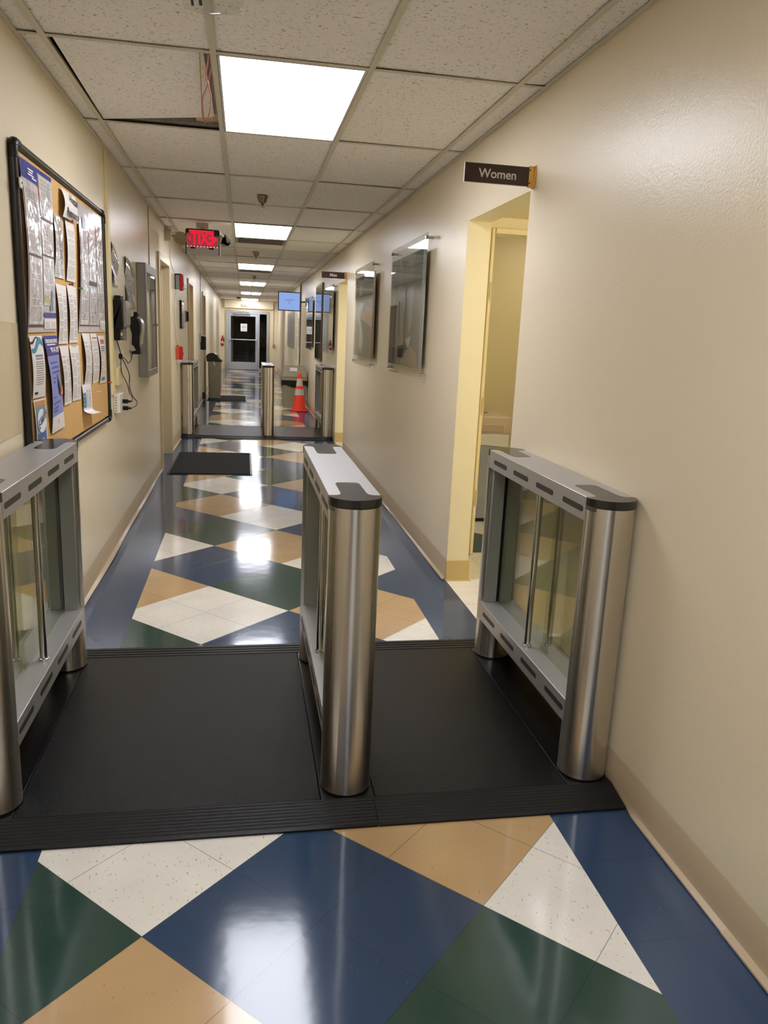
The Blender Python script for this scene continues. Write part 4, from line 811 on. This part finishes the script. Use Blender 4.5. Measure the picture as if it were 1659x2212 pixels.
t = thing('fire_alarm_pull', 'red fire alarm pull station at mid height on the left wall', 'fire alarm', (XL, 10.12, 1.045)); b = MB(); b.box(0, .045, -.055, .055, 0, .155); b.build('back_box', mat('orange_red', (205, 82, 50), .4), t, bevel=.004); b = MB(); b.box(.045, .082, -.058, .058, -.002, .158); b.box(.082, .09, -.045, .045, .05, .085); b.build('pull_front', mat('pull_red', (190, 22, 34), .35), t, bevel=.008)
b = MB(); b.box(.01, .035, -.02, .02, .155, .17); b.build('conduit_fitting', mat('fitting_grey', (100, 95, 85), .4), t)
t = thing('wall_screen', 'narrow black framed picture on the left wall before the yellow door', 'picture', (XL, 10.98, 1.42)); b = MB(); b.box(0, .028, -.21, .21, 0, .36); b.build('frame', BLACK, t, bevel=.004); b = MB(); b.box(.028, .0285, -.19, .19, .02, .34); b.build('picture', mat('dark_photo', (120, 116, 120), .1), t)
t = thing('card_reader', 'small black card reader beside the yellow door on left wall', 'card reader', (XL, 11.85, 1.52)); b = MB(); b.box(0, .045, -.05, .05, 0, .14); b.build('body', BLACK, t, bevel=.012, seg=3); b = MB(); b.box(0, .012, -.06, .06, -.01, .15); b.build('back_plate', mat('plate_tan', (150, 140, 120), .4), t)
t = thing('fire_extinguisher', 'red fire extinguisher hanging on the end wall left of the glass door', 'fire extinguisher', (-.775, 29.08, .83)); b = MB(); b.lathe([(.045, 0), (.05, .01), (.05, .24), (.04, .275), (.018, .30), (.018, .32)], n=22); b.build('tank', mat('ext_red', (176, 28, 34), .3), t)
b = MB(); b.tube([(0, 0, .32), (0, 0, .35)], .014, 8); b.tube([(-.01, 0, .345), (.04, -.03, .37)], .008, 6); b.tube([(-.0, 0, .335), (.05, -.03, .33)], .007, 6); b.build('valve', BLACK, t); b = MB(); b.tube(smooth_path([(.01, -.02, .33), (.055, -.04, .28), (.06, -.045, .18), (.055, -.045, .12)]), .009, 8); b.build('hose', BLACK, t); b = MB(); b.lathe([(.051, .09), (.051, .17)], n=22); b.build('label_band', mat('ext_label', (205, 200, 190), .4), t)
b = MB(); b.box(.10, .0, .0, .0, 0, 0) if 0 else None
t = thing('thermostat', 'small box below a thin conduit on the end wall right of the door', 'thermostat', (1.06, YE - .001, .83)); b = MB(); b.box(-.04, .04, -.04, 0, 0, .12); b.build('body', mat('aged_beige', (160, 148, 104), .4), t, bevel=.004); b = MB(); b.tube([(-.015, -.01, .12), (-.015, -.01, 1.60)], .010, 6); b.build('conduit', mat('conduit_tan', (176, 164, 124), .4), t)
b = MB(); b.box(-.13, .10, YE - .004, YE - .001, 1.37, 1.64); p_ = b.build('door_notice', mat('plain_white', (228, 226, 228), .5)); tag(p_, 'white notice taped to the far glass door', 'paper')
b = MB()
for k, (wd, zz) in enumerate(((.12, 1.58), (.16, 1.53), (.16, 1.50), (.10, 1.44))): b.box(-.015 - wd / 2, -.015 + wd / 2, YE - .0046, YE - .004, zz, zz + .014)
b.build('printed_lines', mat('teal_grey_ink', (120, 150, 150), .5), p_)

# ================================================================= RIGHT WALL
def sign(label, body, y, xa, xb, za, zb):
    BR = mat('sign_brown_plastic', (62, 40, 34), .35); t = thing('restroom_sign', label, 'sign', (XR, y, za), 0, 'restroom signs on brackets')
    b = MB(); b.box(xa - XR, xb - XR, -.003, .003, 0, zb - za); pl = b.build('sign_plate', BR, t)
    b = MB(); b.box(xa - XR - .002, xa - XR, -.0035, .0035, 0, zb - za); b.box(xa - XR, xb - XR, -.0035, .0035, zb - za, zb - za + .0012); b.box(xa - XR, xb - XR, -.0035, .0035, -.0012, 0); b.build('white_rim', WHITE, pl)
    write('lettering', body, .050, ((xa + xb) / 2 - XR - .002, -.0038, (zb - za) / 2 - .001), (1, 0, 0), (0, 0, 1), mat('sign_letters', (232, 224, 212), .5), pl, .0005, .0007, 1.0)
    G = mat('brass', (206, 164, 92), .25, 1); b = MB(); b.box(xb - XR - .012, -.004, -.009, -.003, -.004, zb - za + .004); b.box(xb - XR - .012, -.004, .003, .009, -.004, zb - za + .004); b.box(-.005, 0, -.022, .022, -.006, zb - za + .006); br = b.build('bracket', G, t, bevel=.001)
    b = MB()
    for zz in (.012, zb - za - .012): b.lathe([(.0, -.0125), (.003, -.012), (.0035, -.009)], ((xb - XR - .008), 0, zz), axis='y', n=10)
    b.build('screw', mat('dark_brass', (96, 64, 34), .3, 1), br)
sign('brown Women sign on a brass bracket above the near right doorway', 'Women', 3.39, .910, 1.203, 2.094, 2.170)
sign('small brown Men sign on a bracket above the far right doorway', 'Men', 9.72, .914, 1.203, 2.092, 2.166)

def acrylic(label, y0, y1, z0, z1, py0, py1, pz0, pz1, picfn, mount=True):
    t = thing('acrylic_frame', label, 'picture frame', (XR, (y0 + y1) / 2, (z0 + z1) / 2), 0, 'standoff pictures on the right wall')
    c, cz = (y0 + y1) / 2, (z0 + z1) / 2
    def bx(x0, x1, a, b_, e, f_): return (-x1, -x0, a - c, b_ - c, e - cz, f_ - cz)
    b = MB(); b.box(*bx(.040, .045, y0, y1, z0, z1)); b.build('front_panel', ACRYL, t)
    b = MB(); b.box(*bx(.034, .0385, py0, py1, pz0, pz1)); pic = b.build('picture', mat('pic_back_' + label[:12], (190, 180, 162), .6), t)
    picfn(pic, lambda u, v, d=.0: (-.0388 - d, (py1 - (py1 - py0) * u) - c, pz0 + (pz1 - pz0) * v - cz))
    for yy in (y0 + .03, y1 - .03):
        for zz in (z0 + .03, z1 - .03):
            b = MB(); b.lathe([(.009, 0), (.009, -.040)], (0, yy - c, zz - cz), axis='x', n=14); b.lathe([(.012, -.040), (.012, -.052), (.010, -.054)], (0, yy - c, zz - cz), axis='x', n=14); b.build('standoff', CHROME, t)
def poly_on(pic, fn, name, pts, m_, d=.0004):
    b = MB(); b.add([fn(u, v, d) for u, v in pts], [tuple(range(len(pts)))]); b.build(name, m_, pic)
def pic_a(pic, fn):   # u: 0 = far edge, 1 = near edge
    A = lambda n, c_: mat('photo_' + n, c_, .5)
    poly_on(pic, fn, 'picture_area', [(0, 0), (1, 0), (1, 1), (0, 1)], mat('photo_gloom', (66, 62, 55), .5, var=.35, vscale=3, stretch=(1, 3, .5)), .0002)
    poly_on(pic, fn, 'picture_area', [(.28, .72), (.36, .72), (.38, 1), (.26, 1)], A('rail', (120, 114, 100)), .0004)
    poly_on(pic, fn, 'picture_area', [(.40, .78), (.70, .80), (.72, 1), (.40, 1)], A('dusk', (104, 98, 90)), .0004)
    poly_on(pic, fn, 'picture_area', [(.1, .16), (.5, .16), (.42, .45), (.3, .75), (.12, .7)], A('coat', (118, 108, 84)), .0004)
    poly_on(pic, fn, 'picture_area', [(.14, .2), (.2, .2), (.24, .75), (.17, .75)], A('fold', (56, 48, 36)), .0006)
    poly_on(pic, fn, 'picture_area', [(.34, .2), (.38, .2), (.30, .6), (.27, .6)], A('fold', (56, 48, 36)), .0006)
    poly_on(pic, fn, 'picture_area', [(.62, .3), (.70, .36), (.74, .72), (.58, .7)], A('glint', (132, 134, 136)), .0005)
    poly_on(pic, fn, 'picture_area', [(0, .05), (.45, .03), (.45, .155), (0, .165)], A('black', (22, 18, 20)), .0008)
    poly_on(pic, fn, 'picture_area', [(.55, .24), (.7, .28), (.66, .19), (.58, .18)], A('cuff', (188, 178, 170)), .001)
    poly_on(pic, fn, 'picture_area', [(.60, .185), (.70, .20), (.71, .175), (.60, .165)], A('rose', (176, 100, 96)), .0012)
    poly_on(pic, fn, 'picture_area', [(.42, .03), (.45, .09), (.56, .13), (.70, .19), (.88, .12), (.92, .0), (.45, 0)], A('tan', (142, 112, 86)), .0011)
    poly_on(pic, fn, 'picture_area', [(.94, 0), (1, 0), (1, 1), (.94, 1)], A('edge', (128, 138, 144)), .0013)
def pic_b(pic, fn):
    A = lambda n, c_: mat('photo_' + n, c_, .5)
    poly_on(pic, fn, 'picture_area', [(0, 0), (1, 0), (1, 1), (0, 1)], mat('photo_olive', (100, 95, 82), .5, var=.25, vscale=3), .0002)
    poly_on(pic, fn, 'picture_area', [(0, .72), (1, .68), (1, 1), (0, 1)], A('dark', (56, 48, 44)), .0004)
    poly_on(pic, fn, 'picture_area', [(.22, .76), (.34, .76), (.36, .93), (.24, .92)], A('yellow', (150, 144, 70)), .0006)
    poly_on(pic, fn, 'picture_area', [(.12, .52), (.28, .68), (.50, .66), (.32, .46), (.18, .40)], A('blue', (150, 168, 186)), .0006)
    poly_on(pic, fn, 'picture_area', [(.12, .52), (.28, .68), (.34, .66), (.18, .5)], A('yel2', (196, 184, 110)), .0008)
    poly_on(pic, fn, 'picture_area', [(.34, .48), (.6, .62), (.95, .58), (.92, .36), (.62, .42)], A('skin', (190, 150, 118)), .0007)
    poly_on(pic, fn, 'picture_area', [(.24, .06), (.30, .30), (.24, .48), (.34, .44), (.46, .30), (.50, .18), (.40, .02), (.34, .12)], A('pale', (196, 190, 180)), .0008)
    poly_on(pic, fn, 'picture_area', [(.90, 0), (1, 0), (1, 1), (.90, 1)], A('amber', (136, 92, 44)), .001)
def pic_c(pic, fn):
    A = lambda n, c_: mat('photo_' + n, c_, .5)
    poly_on(pic, fn, 'picture_area', [(0, 0), (1, 0), (1, 1), (0, 1)], A('slate', (132, 134, 128)), .0002)
    poly_on(pic, fn, 'picture_area', [(.5, 0), (.95, 0), (.95, .62), (.6, .66)], A('night', (40, 42, 48)), .0005)
    poly_on(pic, fn, 'picture_area', [(.05, 0), (.3, 0), (.3, .4), (.1, .5)], A('grey', (158, 156, 148)), .0005)
    poly_on(pic, fn, 'picture_area', [(.15, .08), (.25, .08), (.22, .25), (.16, .2)], A('plum', (90, 70, 80)), .0008)
def pic_d(pic, fn):
    A = lambda n, c_: mat('photo_' + n, c_, .5)
    poly_on(pic, fn, 'picture_area', [(0, 0), (1, 0), (1, 1), (0, 1)], A('night', (40, 42, 48)), .0002)
    poly_on(pic, fn, 'picture_area', [(0, .70), (1, .70), (1, 1), (0, 1)], A('sky', (140, 156, 200)), .0005)
    poly_on(pic, fn, 'picture_area', [(.55, 0), (.95, 0), (.9, .35), (.6, .3)], A('rust', (130, 74, 40)), .0005)
    poly_on(pic, fn, 'picture_area', [(.45, .25), (.62, .25), (.62, .5), (.45, .5)], A('white', (190, 192, 196)), .0007)
acrylic('large standoff photo frame nearest the Women doorway, dark greys with tan shape', 5.19, 6.465, 1.165, 2.115, 5.24, 6.463, 1.230, 2.026, pic_a)
acrylic('second standoff photo frame along the right wall, hand and pale figure in the picture', 7.37, 8.61, 1.14, 2.115, 7.30, 8.575, 1.228, 2.020, pic_b)
acrylic('third standoff photo frame, just beyond the men doorway jamb', 10.72, 12.09, 1.165, 2.09, 10.80, 12.0, 1.215, 2.02, pic_c)
acrylic('farthest standoff photo frame on the right wall, bluish top, below the hanging screen', 14.05, 15.38, 1.14, 2.07, 14.10, 15.30, 1.18, 2.02, pic_d)
t = thing('wall_mirror', 'tall narrow mirror on the right wall between two photo frames', 'mirror', (XR, 13.05, 1.60)); b = MB(); b.box(-.03, 0, -.53, .53, -.60, .61); b.build('frame', mat('mirror_frame', (110, 98, 74), .35, .5), t, bevel=.003)
b = MB(); b.box(-.032, -.030, -.50, .50, -.57, .58); b.build('mirror_glass', mat('mirror_glass', (120, 125, 130), .03, 1), t)
# hanging screen
t = thing('monitor', 'monitor with pale blue screen hanging near the ceiling on the right', 'monitor', (.878, 16.0, 2.02)); b = MB(); b.box(-.222, .222, 0, .05, -.18, .185); b.box(-.1, .1, .05, .1, -.1, .1); b.build('housing', BLACK, t, bevel=.006)
b = MB(); b.box(-.206, .206, -.0015, .0, -.163, .168); sc = b.build('screen', mat('lit_screen', (30, 34, 46), .2, emit=((140, 168, 226), .32)), t)
b = MB(); b.box(-.09, .10, -.003, -.0016, .028, .034); b.box(-.035, .045, -.003, -.0016, -.002, .002); b.box(-.004, .01, -.003, -.0016, -.045, -.030); b.build('screen_text', mat('screen_ink', (50, 66, 110), .5), sc)
b = MB(); b.tube([(.0, .10, .0), (.15, .14, .0), (.335, .12, .01)], .018, 10); b.box(.325, .341, .05, .19, -.07, .09); b.build('wall_arm', mat('arm_grey', (150, 150, 146), .35, .6), t)
# posters on the far right wall
for lab, (a, c, z0_, z1_), m_ in (('grey printed poster sheet on the far right wall behind the large trash can', (19.6, 23.0, 1.02, 1.92), text_mat('far_poster_grey', (150, 146, 140), (86, 84, 88), 5, 22, .02, .5, .3, 24, .8)),
                           ('narrow white text strip on the far right wall beside the grey poster', (18.6, 19.3, .80, 1.95), text_mat('far_poster_strip', (214, 204, 170), (110, 104, 96), 1, 26, .02, .5, .3, 8, .7)), ('pale printed sheet on the far right wall nearest the monitor', (17.85, 18.4, 1.1, 1.75), text_mat('far_poster_pale', (176, 170, 150), (110, 108, 110), 1, 20, .02, .5, .3, 6, .7))):
    b = MB(); X1 = XR - .003; b.quad((X1, c, z0_), (X1, a, z0_), (X1, a, z1_), (X1, c, z1_)); b.box(X1 + .0005, XR, a, c, z0_, z1_); tag(b.build('wall_poster', m_), lab, 'poster', 'posters on the far right wall')
